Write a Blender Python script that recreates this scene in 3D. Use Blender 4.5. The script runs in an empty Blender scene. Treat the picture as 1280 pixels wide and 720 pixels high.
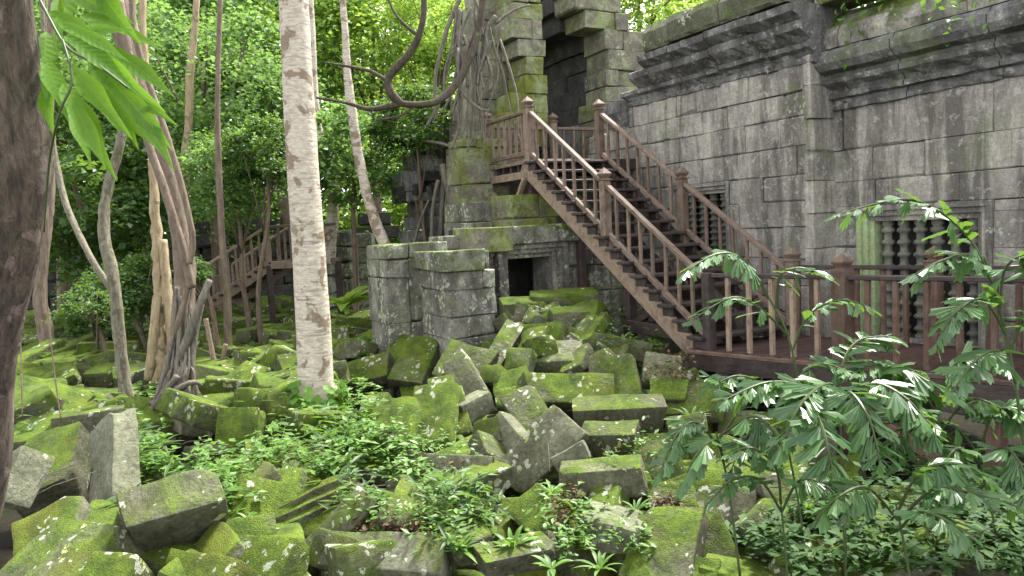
import bpy, math, random
import numpy as np
from mathutils import Vector, Matrix, noise
random.seed(7); RNG = np.random.default_rng(7)
SC = bpy.context.scene
COL = SC.collection

# ------------------------------------------------------------------ camera
PITCH, ROLL, FPX, EYE = 4.66, 2.82, 967.0, 1.62
_p, _r = math.radians(PITCH), math.radians(ROLL)
FWD = Vector((0, math.cos(_p), -math.sin(_p)))
_r0 = Vector((1, 0, 0)); _u0 = _r0.cross(FWD)
RIGHT = _r0 * math.cos(_r) - _u0 * math.sin(_r)
UP = _u0 * math.cos(_r) + _r0 * math.sin(_r)
CAM = Vector((0, 0, EYE))
cd = bpy.data.cameras.new('camera'); cam = bpy.data.objects.new('camera', cd); COL.objects.link(cam)
cd.sensor_width = 36; cd.lens = 36 * FPX / 1280; cd.clip_start = .05; cd.clip_end = 900
cam.matrix_world = Matrix.Translation(CAM) @ Matrix((RIGHT, UP, -FWD)).transposed().to_4x4()
SC.camera = cam
# ------------------------------------------------------------------ light
SUN_EL, SUN_AZ = math.radians(56), math.radians(38)     # azimuth from +Y towards +X (sun behind the temple, to the right)
w = bpy.data.worlds.new("World"); SC.world = w; w.use_nodes = True
nt = w.node_tree; nt.nodes.clear()
sky = nt.nodes.new('ShaderNodeTexSky'); sky.sky_type = 'NISHITA'; sky.sun_disc = False
sky.sun_elevation = SUN_EL; sky.sun_rotation = SUN_AZ
hs = nt.nodes.new('ShaderNodeHueSaturation'); hs.inputs['Saturation'].default_value = .06
bg = nt.nodes.new('ShaderNodeBackground'); bg.inputs[1].default_value = .128
wo = nt.nodes.new('ShaderNodeOutputWorld')
nt.links.new(sky.outputs[0], hs.inputs['Color']); nt.links.new(hs.outputs[0], bg.inputs[0]); nt.links.new(bg.outputs[0], wo.inputs[0])
sl = bpy.data.lights.new('sun', 'SUN'); sl.energy = 2.9; sl.angle = math.radians(10); sl.color = (1, .96, .88)
so = bpy.data.objects.new('sun', sl); COL.objects.link(so)
sd = Vector((math.sin(SUN_AZ) * math.cos(SUN_EL), math.cos(SUN_AZ) * math.cos(SUN_EL), math.sin(SUN_EL)))
so.rotation_euler = sd.to_track_quat('Z', 'Y').to_euler(); so.location = (0, 0, 30)
SC.view_settings.view_transform = 'Standard'; SC.view_settings.look = 'None'; SC.view_settings.exposure = 2.4; SC.view_settings.gamma = 1
SC.cycles.max_bounces = 5; SC.cycles.diffuse_bounces = 3; SC.cycles.glossy_bounces = 2; SC.cycles.transmission_bounces = 2; SC.cycles.transparent_max_bounces = 4
SC.cycles.use_denoising = True

# ------------------------------------------------------------------ frames
TH = .485; P0 = Vector((2.362, 9.29, 0))
U = Vector((-math.sin(TH), math.cos(TH), 0)); N = Vector((math.cos(TH), math.sin(TH), 0)); Z = Vector((0, 0, 1))
def T(a, b, z): return P0 + U * a + N * b + Z * z            # temple frame: a into the picture, b to the right, z up
TM = Matrix((N, U, Z)).transposed()                          # local x = along b, local y = along a
def ray(x, y): return FWD + RIGHT * ((x - 640) / FPX) - UP * ((y - 360) / FPX)
def P(x, y, d): return CAM + ray(x, y) * d                   # point seen at (x,y) of the photograph, d metres deep
def to_a(x, y, a):
    r = ray(x, y); t = ((P0.dot(U) + a) - CAM.dot(U)) / r.dot(U); p = CAM + r * t; q = p - P0
    return q.dot(N), p.z
def to_b(x, y, b):
    r = ray(x, y); t = ((P0.dot(N) + b) - CAM.dot(N)) / r.dot(N); p = CAM + r * t; q = p - P0
    return q.dot(U), p.z
# ------------------------------------------------------------------ terrain (top of the rubble)
CP = [(60,720,5.0),(200,720,5.0),(350,720,5.2),(475,700,5.4),(620,710,5.4),(760,710,5.5),(900,710,5.6),(1200,720,4.9),(1050,700,5.4),
      (665,575,6.9),(560,620,6.3),(560,520,8.0),(720,490,8.3),(745,400,10.8),(652,388,11.3),(705,384,11.3),(800,450,9.4),(868,446,9.2),(850,540,7.6),(900,600,6.7),
      (540,458,10.4),(480,480,10.2),(610,450,9.5),(650,420,10.4),(405,510,9.2),(300,560,7.8),(210,525,10.2),(100,580,6.8),(20,600,6.2),(150,650,6.0),
      (40,455,14),(250,440,15.5),(330,405,20),(430,425,16),(60,405,22),(120,500,11.5),(1000,600,7.6),(1100,560,8.6),(1200,560,8.0),(1270,600,6.8)]
CPW = np.array([list(P(*c)) for c in CP] + [(-40,40,-.6),(0,50,-.6),(40,40,-.6),(-25,10,-.5),(0,2.2,-.7),(-4,2,-.5),(4,2,-.8),(20,12,-.8),(6,12,-.6),(9,7,-.8),(-30,80,0),(30,80,0)])
def tz(x, y):
    d2 = (CPW[:, 0] - x) ** 2 + (CPW[:, 1] - y) ** 2 + .12
    wt = d2 ** -1.9
    return float((wt * CPW[:, 2]).sum() / wt.sum())
def hit(x, y):
    r = ray(x, y); t = 2.5
    while t < 60:
        p = CAM + r * t
        if p.z < tz(p.x, p.y): return t
        t += .06 if t < 12 else .2
    return 60

# ------------------------------------------------------------------ object helpers
WM = {}
def link(o, parent=None, M=None):
    COL.objects.link(o)
    M = M if M is not None else Matrix.Identity(4)
    if parent is not None:
        o.parent = parent; o.matrix_basis = WM[parent.name].inverted() @ M
    else: o.matrix_basis = M
    WM[o.name] = M
    return o
def tag(o, label=None, cat=None, group=None, kind=None):
    if label: o['label'] = label
    if cat: o['category'] = cat
    if group: o['group'] = group
    if kind: o['kind'] = kind
    return o
def empty(name, loc, label, cat, group=None):
    o = bpy.data.objects.new(name, None); o.empty_display_size = .2
    link(o, None, Matrix.Translation(Vector(loc)))
    return tag(o, label, cat, group)
def mesh(name, V, F, mat, smooth=False):
    me = bpy.data.meshes.new(name); me.from_pydata([tuple(v) for v in V], [], F); me.materials.append(mat)
    if smooth: me.shade_smooth()
    me.update(); return me
def npmesh(name, V, F, mat, smooth=False):
    me = bpy.data.meshes.new(name); V = np.asarray(V, np.float32); F = np.asarray(F, np.int32)
    k = F.shape[1]; me.vertices.add(len(V)); me.vertices.foreach_set('co', V.ravel())
    me.loops.add(F.size); me.loops.foreach_set('vertex_index', F.ravel())
    me.polygons.add(len(F)); me.polygons.foreach_set('loop_start', np.arange(0, F.size, k, dtype=np.int32))
    me.materials.append(mat); me.update(calc_edges=True)
    if smooth: me.shade_smooth()
    return me
def ob(name, me, parent=None, M=None): return link(bpy.data.objects.new(name, me), parent, M)

def merge(parts):
    V, F = [], []
    for v, f in parts:
        o = len(V); V += list(v); F += [tuple(i + o for i in q) for q in f]
    return V, F
def boxvf(lo, hi):
    x0, y0, z0 = lo; x1, y1, z1 = hi
    V = [(x0,y0,z0),(x1,y0,z0),(x1,y1,z0),(x0,y1,z0),(x0,y0,z1),(x1,y0,z1),(x1,y1,z1),(x0,y1,z1)]
    return V, [(0,3,2,1),(4,5,6,7),(0,1,5,4),(1,2,6,5),(2,3,7,6),(3,0,4,7)]
def chamfer(L, W, H, c, jit=0):
    """chamfered box centred on the origin, 26 faces; c chamfer; jit corner jitter"""
    V = []; idx = {}
    for sx in (-1, 1):
        for sy in (-1, 1):
            for sz in (-1, 1):
                j = [random.uniform(-jit, jit) for _ in range(3)]
                cc = c * random.uniform(.6, 1.8) if jit else c
                if jit and random.random() < (.05 if max(L, W, H) > .55 else .1): cc = min(c * 4, L * .3, W * .3, H * .3)
                for ax in range(3):
                    h = [L / 2 - cc, W / 2 - cc, H / 2 - cc]; h[ax] += cc
                    idx[(sx, sy, sz, ax)] = len(V)
                    V.append((sx * (h[0] + j[0]), sy * (h[1] + j[1]), sz * (h[2] + j[2])))
    F = []
    def g(s, ax): return idx[(s[0], s[1], s[2], ax)]
    for ax in range(3):
        o = [i for i in range(3) if i != ax]
        for s in (-1, 1):
            q = []
            for t1, t2 in ((-1,-1),(1,-1),(1,1),(-1,1)):
                k = [0,0,0]; k[ax] = s; k[o[0]] = t1; k[o[1]] = t2; q.append(g(k, ax))
            F.append(q)
    for e in range(3):                       # edges along axis e
        o = [i for i in range(3) if i != e]
        for s1 in (-1, 1):
            for s2 in (-1, 1):
                a = [0,0,0]; a[e] = -1; a[o[0]] = s1; a[o[1]] = s2; b = list(a); b[e] = 1
                F.append([g(a, o[0]), g(b, o[0]), g(b, o[1]), g(a, o[1])])
    for sx in (-1, 1):
        for sy in (-1, 1):
            for sz in (-1, 1): F.append([g((sx,sy,sz), 0), g((sx,sy,sz), 1), g((sx,sy,sz), 2)])
    out = []                                 # orient outwards
    for f in F:
        p = [Vector(V[i]) for i in f]; n_ = (p[1] - p[0]).cross(p[2] - p[0]); c_ = sum(p, Vector()) / len(p)
        out.append(tuple(f) if n_.dot(c_) > 0 else tuple(reversed(f)))
    return V, out
def roughblock(L, W, H, seed, rough=.02, r=.013, cuts=6, chip=4, wedge=0, groove=0):
    """a weathered ashlar: gridded box, worn edges, chipped corners, uneven faces"""
    rs = random.Random(seed)
    def axis(h):
        n = cuts; e = min(r, h * .25)
        return [-h, -h + e] + [-h + e + (2 * h - 2 * e) * i / n for i in range(1, n)] + [h - e, h]
    X, Y, Zs = axis(L / 2), axis(W / 2), axis(H / 2)
    ax = [X, Y, Zs]; V = []; ix = {}; F = []
    def vid(i, j, k):
        if (i, j, k) not in ix: ix[(i, j, k)] = len(V); V.append([X[i], Y[j], Zs[k]])
        return ix[(i, j, k)]
    m = [len(a) - 1 for a in ax]
    for d in range(3):
        o1, o2 = (d + 1) % 3, (d + 2) % 3
        for s in (0, m[d]):
            for i in range(m[o1]):
                for j in range(m[o2]):
                    q = []
                    for di, dj in ((0,0),(1,0),(1,1),(0,1)):
                        k = [0,0,0]; k[d] = s; k[o1] = i + di; k[o2] = j + dj; q.append(vid(*k))
                    F.append(tuple(q) if s else tuple(reversed(q)))
    hx, hy, hz = L / 2, W / 2, H / 2; e = [min(r, h * .25) for h in (hx, hy, hz)]
    chips = []
    for _ in range(chip):
        c = Vector((rs.choice((-1,1)) * hx, rs.choice((-1,1)) * hy, rs.choice((-1,1)) * hz))
        if rs.random() < .5: c[rs.randrange(3)] *= rs.uniform(-.6, .6)
        chips.append((c, rs.uniform(.05, .2) * (L + W + H) / 3 * 1.3))
    off = Vector((rs.uniform(0, 90), rs.uniform(0, 90), rs.uniform(0, 90)))
    tw = [rs.uniform(-.07, .07) for _ in range(4)]
    for v in V:
        p = Vector(v); q = Vector((max(-hx + e[0], min(hx - e[0], p.x)), max(-hy + e[1], min(hy - e[1], p.y)), max(-hz + e[2], min(hz - e[2], p.z))))
        dlt = p - q
        if dlt.length > 1e-6:
            rr = max(abs(dlt.x), abs(dlt.y), abs(dlt.z)); p = q + dlt.normalized() * rr
        for c, rad in chips:
            dd = (p - c).length
            if dd < rad: p -= (c.normalized() * (rad - dd) * .55)
        if wedge: p.z *= 1 - wedge * (p.x / hx) * .5
        if groove and abs(p.x) < hx * 1.1:
            if p.z > 0 or p.y < 0: p.z += (.035 if (int((p.y / hy + 1) * 3.5) % 2) else -.01) * (1 if p.z > 0 else 0)
        p.y *= 1 + tw[0] * p.x / hx; p.z *= 1 + tw[1] * p.x / hx + tw[2] * p.y / hy; p.x *= 1 + tw[3] * p.y / hy
        nz = noise.noise(p * 2.6 + off) * rough * 1.6 + noise.noise(p * 8 + off) * rough * .7
        p += (Vector((p.x / hx, p.y / hy, p.z / hz)).normalized()) * nz
        v[:] = p
    return V, F
def tube(pts, rad, seg=8, jit=0, seed=0):
    pts = [Vector(p) for p in pts]; n = len(pts); V = []; F = []
    if not hasattr(rad, '__len__'): rad = [rad] * n
    up = Vector((.3, .2, .93)); side = None
    for i, p in enumerate(pts):
        t = (pts[min(i + 1, n - 1)] - pts[max(i - 1, 0)]).normalized()
        if side is None:
            side = t.cross(Vector((0, 1, 0)) if abs(t.y) < .9 else up).normalized()
        side = (side - t * side.dot(t)).normalized(); b = t.cross(side)
        for k in range(seg):
            a = 2 * math.pi * k / seg; q = side * math.cos(a) + b * math.sin(a)
            rr = rad[i] * (1 + (jit * noise.noise(p * 1.7 / max(rad[i], .02) * .15 + q * 1.5 + Vector((seed, 0, 0))) if jit else 0))
            V.append(p + q * rr)
    for i in range(n - 1):
        for k in range(seg):
            a, b2 = i * seg + k, i * seg + (k + 1) % seg
            F.append((a, b2, b2 + seg, a + seg))
    F.append(tuple(reversed(range(seg)))); F.append(tuple(range((n - 1) * seg, n * seg)))
    return V, F
def smoothpts(pts, rad, k=5):
    """Catmull-Rom through pts"""
    pts = [Vector(p) for p in pts]; n = len(pts)
    if not hasattr(rad, '__len__'): rad = [rad] * n
    O, R_ = [], []
    for i in range(n - 1):
        p0, p1, p2, p3 = pts[max(i-1,0)], pts[i], pts[i+1], pts[min(i+2,n-1)]
        for j in range(k):
            t = j / k
            O.append(.5 * ((2*p1) + (p2-p0)*t + (2*p0-5*p1+4*p2-p3)*t*t + (3*p1-p0-3*p2+p3)*t*t*t)); R_.append(rad[i]*(1-t)+rad[i+1]*t)
    O.append(pts[-1]); R_.append(rad[-1]); return O, R_
def lathe(prof, seg=12, c=(0,0)):
    V, F = [], []
    for r, z in prof:
        for k in range(seg): a = 2*math.pi*k/seg; V.append((c[0]+r*math.cos(a), c[1]+r*math.sin(a), z))
    for i in range(len(prof)-1):
        for k in range(seg): F.append((i*seg+k, i*seg+(k+1)%seg, (i+1)*seg+(k+1)%seg, (i+1)*seg+k))
    return V, F

# ------------------------------------------------------------------ materials
class NT:
    def __init__(s, name):
        s.m = bpy.data.materials.new(name); s.m.use_nodes = True; s.t = s.m.node_tree; s.t.nodes.clear()
        s.out = s.t.nodes.new('ShaderNodeOutputMaterial')
    def n(s, t, **k):
        x = s.t.nodes.new(t)
        for a, b in k.items(): setattr(x, a, b)
        return x
    def l(s, a, b): s.t.links.new(a, b)
    def inp(s, sock, v):
        if isinstance(v, bpy.types.NodeSocket): s.l(v, sock)
        else: sock.default_value = v
    def math(s, op, a, b=0, c=None, clamp=False):
        x = s.n('ShaderNodeMath', operation=op, use_clamp=clamp); s.inp(x.inputs[0], a); s.inp(x.inputs[1], b)
        if c is not None: s.inp(x.inputs[2], c)
        return x.outputs[0]
    def vmath(s, op, a, b):
        x = s.n('ShaderNodeVectorMath', operation=op); s.inp(x.inputs[0], a); s.inp(x.inputs[1], b); return x.outputs[0]
    def noise(s, vec, scale, detail=4, rough=.6, dist=0):
        x = s.n('ShaderNodeTexNoise'); s.l(vec, x.inputs['Vector']); x.inputs['Scale'].default_value = scale
        x.inputs['Detail'].default_value = detail; x.inputs['Roughness'].default_value = rough; x.inputs['Distortion'].default_value = dist
        return x.outputs['Fac']
    def ramp(s, f, stops, interp='LINEAR'):
        x = s.n('ShaderNodeValToRGB'); s.l(f, x.inputs[0]); x.color_ramp.interpolation = interp
        e = x.color_ramp.elements
        while len(e) < len(stops): e.new(.5)
        for el, (p, c) in zip(e, stops):
            el.position = p; el.color = (c, c, c, 1) if not hasattr(c, '__len__') else (*c, 1)
        return x.outputs[0]
    def mix(s, f, a, b, mode='MIX'):
        x = s.n('ShaderNodeMix', data_type='RGBA', blend_type=mode)
        s.inp(x.inputs[0], f)
        for sock, v in ((x.inputs[6], a), (x.inputs[7], b)):
            s.inp(sock, v if isinstance(v, bpy.types.NodeSocket) else (*v, 1))
        return x.outputs[2]
    def bump(s, h, strength, dist=.02, nrm=None):
        x = s.n('ShaderNodeBump'); s.l(h, x.inputs['Height']); x.inputs['Strength'].default_value = strength; x.inputs['Distance'].default_value = dist
        if nrm is not None: s.l(nrm, x.inputs['Normal'])
        return x.outputs[0]
    def attr(s, name):
        x = s.n('ShaderNodeAttribute', attribute_type='OBJECT', attribute_name=name); return x.outputs['Fac']
    def bsdf(s, col, rough, nrm=None, spec=.3):
        x = s.n('ShaderNodeBsdfPrincipled'); s.inp(x.inputs['Base Color'], col if isinstance(col, bpy.types.NodeSocket) else (*col, 1))
        s.inp(x.inputs['Roughness'], rough); x.inputs['Specular IOR Level'].default_value = spec
        if nrm is not None: s.l(nrm, x.inputs['Normal'])
        return x
def coords(k, world):
    if world: return k.n('ShaderNodeNewGeometry').outputs['Position']
    tc = k.n('ShaderNodeTexCoord').outputs['Object']; oi = k.n('ShaderNodeObjectInfo').outputs['Random']
    sc = k.math('MULTIPLY', oi, 57.0); cx = k.n('ShaderNodeCombineXYZ')
    k.l(sc, cx.inputs[0]); k.l(sc, cx.inputs[1]); return k.vmath('ADD', tc, cx.outputs[0])
def stone(name, darkc, lightc, world=False, nz=.5, mossc=((.028,.052,.007),(.125,.190,.016)), lichen=.62, streak=False, pale=0, rough=.9):
    k = NT(name); co = coords(k, world); g = k.n('ShaderNodeNewGeometry'); rnd = k.n('ShaderNodeObjectInfo').outputs['Random']
    base = k.ramp(k.noise(co, 3.2, 6, .65, .4), [(.3, darkc), (.55, [(a+b)/2 for a, b in zip(darkc, lightc)]), (.75, lightc)])
    base = k.mix(k.math('MULTIPLY', k.ramp(k.noise(co, 26, 5, .7), [(.42, 0), (.62, 1)]), .55 if not world else .4), base, [c * .42 for c in darkc])
    base = k.mix(.6 if not world else .4, base, k.mix(rnd, [.55]*3, [1.3]*3), 'MULTIPLY')
    if streak:
        mp = k.n('ShaderNodeMapping'); k.l(co, mp.inputs[0]); mp.inputs['Scale'].default_value = (1.7, 1.7, .28)
        st = k.ramp(k.noise(mp.outputs[0], 1.6, 6, .68, .6), [(.40, 1), (.58, 0)])
        base = k.mix(k.math('MULTIPLY', st, .72), base, (.045, .04, .036))
        st2 = k.ramp(k.noise(mp.outputs[0], 3.4, 5, .6, .3), [(.60, 0), (.72, 1)])
        base = k.mix(k.math('MULTIPLY', st2, .5), base, (.50, .49, .45))
        pt = k.ramp(k.noise(co, 7, 8, .8, .3), [(.56, 0), (.6, 1)])
        base = k.mix(k.math('MULTIPLY', pt, .45), base, (.52, .52, .47))
        gr = k.ramp(k.noise(co, 1.1, 5, .7, .8), [(.56, 0), (.70, 1)])
        base = k.mix(k.math('MULTIPLY', gr, .55), base, (.15, .18, .09))
    # lichen
    vo = k.n('ShaderNodeTexVoronoi'); vo.inputs['Scale'].default_value = 11; k.l(k.vmath('ADD', co, k.vmath('SCALE', k.ramp(k.noise(co, 9, 3), [(0, 0), (1, (.2, .2, .2))]), (0, 0, 0))), vo.inputs['Vector'])
    rad = k.math('MULTIPLY', k.ramp(k.noise(co, 2.2, 3), [(lichen - .14, 0), (lichen + .1, 1)]), .52)
    ed = k.math('ADD', vo.outputs['Distance'], k.math('MULTIPLY', k.noise(co, 40, 3), .28))
    lm = k.math('MULTIPLY', k.math('SUBTRACT', rad, k.math('SUBTRACT', ed, .12)), 14, clamp=True)
    lcol = k.mix(k.ramp(k.noise(co, 6, 1), [(.6, 0), (.68, 1)]), (.40, .42, .34), (.34, .36, .12))
    # moss
    nzv = k.n('ShaderNodeSeparateXYZ'); k.l(g.outputs['Normal'], nzv.inputs[0])
    mf = k.math('ADD', k.math('MULTIPLY', nzv.outputs[2], nz), k.math('MULTIPLY', k.noise(co, 1.9, 6, .68, .5), 1.5))
    mf = k.math('ADD', mf, k.math('SUBTRACT', k.attr('moss'), 1.36))
    mm = k.math('MULTIPLY', mf, 3.6, clamp=True)
    mcol = k.ramp(k.noise(co, 4.5, 5, .7), [(.32, mossc[0]), (.62, mossc[1])])
    mcol = k.mix(k.math('MULTIPLY', k.ramp(k.noise(co, 45, 3, .7), [(.4, 1), (.6, 0)]), .32), mcol, [c * .5 for c in mossc[0]])
    mcol = k.mix(k.math('MULTIPLY', k.ramp(k.noise(co, 1.3, 3), [(.55, 0), (.7, 1)]), .35), mcol, (.14, .12, .02))
    col = k.mix(mm, base, mcol)
    col = k.mix(k.math('MULTIPLY', lm, .8), col, lcol)
    if pale: col = k.mix(k.math('MULTIPLY', k.ramp(k.noise(co, 2.6, 7, .78, .5), [(.5, 0), (.6, 1)]), pale), col, (.27, .33, .18))
    h = k.math('ADD', k.math('MULTIPLY', k.noise(co, 22, 8, .75), .8), k.math('MULTIPLY', k.noise(co, 5, 4, .6), 1.2))
    h = k.math('ADD', h, k.math('MULTIPLY', mm, k.math('ADD', .35, k.math('MULTIPLY', k.noise(co, 95, 2, .6), .8))))
    nrm = k.bump(h, 1, .028)
    b = k.bsdf(col, rough, nrm, .25); k.l(b.outputs[0], k.out.inputs[0]); return k.m
M_BLOCK = stone('mossy_sandstone', (.055,.057,.032), (.21,.21,.14), nz=.34, lichen=.57)
M_GREY = stone('grey_sandstone', (.09,.095,.06), (.22,.225,.155), nz=.28)
M_WALL = stone('temple_wall_stone', (.27,.255,.225), (.52,.49,.435), world=True, nz=.5, streak=True, lichen=.64)
M_CORN = stone('cornice_stone', (.10,.10,.10), (.34,.34,.335), world=True, nz=.5, streak=True, lichen=.8)
M_TOWER = stone('tower_stone', (.11,.10,.08), (.30,.28,.22), world=True, nz=.25, mossc=((.09,.11,.02),(.22,.26,.05)), pale=.7, lichen=.66)
M_LOW = stone('enclosure_stone', (.11,.105,.09), (.40,.385,.34), world=True, nz=.35, lichen=.5, pale=.25, streak=True)
M_DARK = stone('dark_shade_stone', (.022,.021,.02), (.10,.095,.09), world=True, nz=.4, lichen=.8)  # near-black stone, interior shade put into the colour; also for dark ruined walls

def wood(name, c1, c2, rough=.75, weather=.5):
    k = NT(name); co = coords(k, False)
    mp = k.n('ShaderNodeMapping'); k.l(co, mp.inputs[0]); mp.inputs['Scale'].default_value = (1.2, 14, 14)
    gsn = k.noise(mp.outputs[0], 4, 6, .7, .6)
    col = k.ramp(gsn, [(.3, c1), (.68, c2)])
    rnd = k.n('ShaderNodeObjectInfo').outputs['Random']
    col = k.mix(.8, col, k.mix(rnd, [.6]*3, [1.3]*3), 'MULTIPLY')
    gy = k.ramp(k.noise(co, 3, 5, .7, .3), [(.45, 0), (.66, 1)])
    col = k.mix(k.math('MULTIPLY', gy, weather), col, (.17, .15, .14))
    dk = k.ramp(k.noise(co, 7, 5, .7), [(.35, 1), (.5, 0)])
    col = k.mix(k.math('MULTIPLY', dk, .55), col, [c * .35 for c in c1])
    b = k.bsdf(col, rough, k.bump(k.math('ADD', gsn, k.noise(co, 60, 3)), .5, .006), .3); k.l(b.outputs[0], k.out.inputs[0]); return k.m
M_WOOD = wood('weathered_brown_wood', (.095,.065,.048), (.24,.175,.132))
M_RED = wood('reddish_post_wood', (.06,.034,.025), (.145,.088,.066), weather=.3)
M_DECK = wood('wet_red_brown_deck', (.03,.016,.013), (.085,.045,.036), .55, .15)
M_DKWOOD = wood('dark_brown_wood', (.022,.015,.013), (.06,.043,.04), .6, .15)  # much darker brown, for treads, joists, trestle and supports
M_TAN = wood('pale_brown_wood', (.14,.10,.07), (.31,.235,.175), weather=.3)

def bark(name, c1, c2, spot=None, spotc=(.1,.06,.035), scale=1, bumpd=.02, ring=False, plates=False):
    k = NT(name); co = coords(k, True)
    mp = k.n('ShaderNodeMapping'); k.l(co, mp.inputs[0]); mp.inputs['Scale'].default_value = (1, 1, 2.6) if ring else (1.6, 1.6, .35)
    g = k.noise(mp.outputs[0], 9 * scale, 7, .7, .4)
    col = k.ramp(g, [(.3, c1), (.66, c2)])
    if spot:
        s_ = k.ramp(k.noise(co, 3.2 * scale, 5, .6, .5), [(spot, 0), (spot + .04, 1)])
        col = k.mix(k.math('MULTIPLY', s_, .85), col, spotc)
    mo = k.ramp(k.noise(co, 1.4, 5, .7), [(.55, 0), (.72, 1)])
    col = k.mix(k.math('MULTIPLY', mo, .3), col, (.09, .12, .03))
    rg = k.n('ShaderNodeMapping'); k.l(co, rg.inputs[0]); rg.inputs['Scale'].default_value = (1.5, 1.5, 22)
    r2 = k.noise(rg.outputs[0], 1.6, 3, .6)
    if ring: col = k.mix(k.math('MULTIPLY', k.ramp(r2, [(.36, 1), (.44, 0)]), .5), col, [c * .45 for c in c1])
    h = k.math('ADD', g, k.math('MULTIPLY', r2, .6 if ring else 0))
    if plates:
        v_ = k.n('ShaderNodeTexVoronoi', feature='DISTANCE_TO_EDGE'); v_.inputs['Scale'].default_value = 26
        dm = k.n('ShaderNodeMapping'); k.l(co, dm.inputs[0]); dm.inputs['Scale'].default_value = (1.3, 1.3, .6)
        wv = k.n('ShaderNodeVectorMath', operation='ADD'); k.l(dm.outputs[0], wv.inputs[0]); nn = k.n('ShaderNodeTexNoise'); k.l(co, nn.inputs['Vector']); nn.inputs['Scale'].default_value = 6
        sc_ = k.n('ShaderNodeVectorMath', operation='SCALE'); k.l(nn.outputs['Color'], sc_.inputs[0]); sc_.inputs['Scale'].default_value = .35; k.l(sc_.outputs[0], wv.inputs[1]); k.l(wv.outputs[0], v_.inputs['Vector'])
        pl = k.ramp(v_.outputs['Distance'], [(0, 0), (.16, 1)]); h = k.math('ADD', h, k.math('MULTIPLY', pl, .45))
        col = k.mix(k.math('MULTIPLY', k.math('SUBTRACT', 1, pl), .4), col, (.02,.014,.012))
    b = k.bsdf(col, .85, k.bump(h, .9, bumpd), .25); k.l(b.outputs[0], k.out.inputs[0]); return k.m
M_PALE = bark('pale_bark', (.27,.235,.185), (.55,.50,.42), .54, (.17,.12,.08), 1.3, .012, True)
M_DKBARK = bark('dark_flaking_bark', (.024,.019,.015), (.175,.14,.11), .6, (.26,.20,.175), 2.6, .06)
M_BRBARK = bark('brown_bark', (.075,.055,.04), (.21,.165,.125), None, scale=1.2, bumpd=.03)
M_LIMB = bark('dark_limb_bark', (.02,.016,.013), (.10,.08,.06), .66, (.10,.13,.05), 2.0, .03)
M_GOLD = bark('golden_bark', (.17,.125,.07), (.38,.31,.2), .6, (.12,.09,.05), 1.3, .03)
M_MOT = bark('mottled_bark', (.06,.055,.035), (.22,.20,.15), .55, (.08,.08,.045), 2.2, .015)
M_ROOT = bark('root_bark', (.05,.045,.037), (.19,.17,.14), None, scale=2, bumpd=.02)

def leaf(name, c1, c2, trans=.45, rough=.5, spec=.4, tcol=None):
    k = NT(name); g = k.n('ShaderNodeNewGeometry'); r = g.outputs['Random Per Island']; ori = k.n('ShaderNodeObjectInfo').outputs['Random']
    f = k.math('FRACT', k.math('ADD', r, ori))
    col = k.mix(f, c1, c2)
    b = k.bsdf(col, rough, None, spec); t = k.n('ShaderNodeBsdfTranslucent')
    tc = k.mix(.5, col, tcol or (.22, .36, .03)); k.l(tc, t.inputs[0])
    mx = k.n('ShaderNodeMixShader'); mx.inputs[0].default_value = trans; k.l(b.outputs[0], mx.inputs[1]); k.l(t.outputs[0], mx.inputs[2])
    k.l(mx.outputs[0], k.out.inputs[0]); return k.m
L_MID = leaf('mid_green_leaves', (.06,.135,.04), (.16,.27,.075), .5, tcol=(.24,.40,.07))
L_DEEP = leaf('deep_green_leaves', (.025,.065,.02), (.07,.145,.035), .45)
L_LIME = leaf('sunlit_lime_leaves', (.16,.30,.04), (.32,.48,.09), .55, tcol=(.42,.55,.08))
L_FISH = leaf('glossy_fishtail_leaves', (.028,.085,.025), (.075,.17,.045), .35, .34, .65)
L_BROAD = leaf('broad_bright_leaves', (.08,.19,.012), (.14,.29,.02), .5, .55, tcol=(.26,.46,.02))
L_HERB = leaf('herb_leaves', (.05,.12,.02), (.14,.27,.045), .4, .5)
L_HDARK = leaf('bluish_herb_leaves', (.02,.055,.016), (.06,.125,.035), .3, .65, .2)
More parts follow.
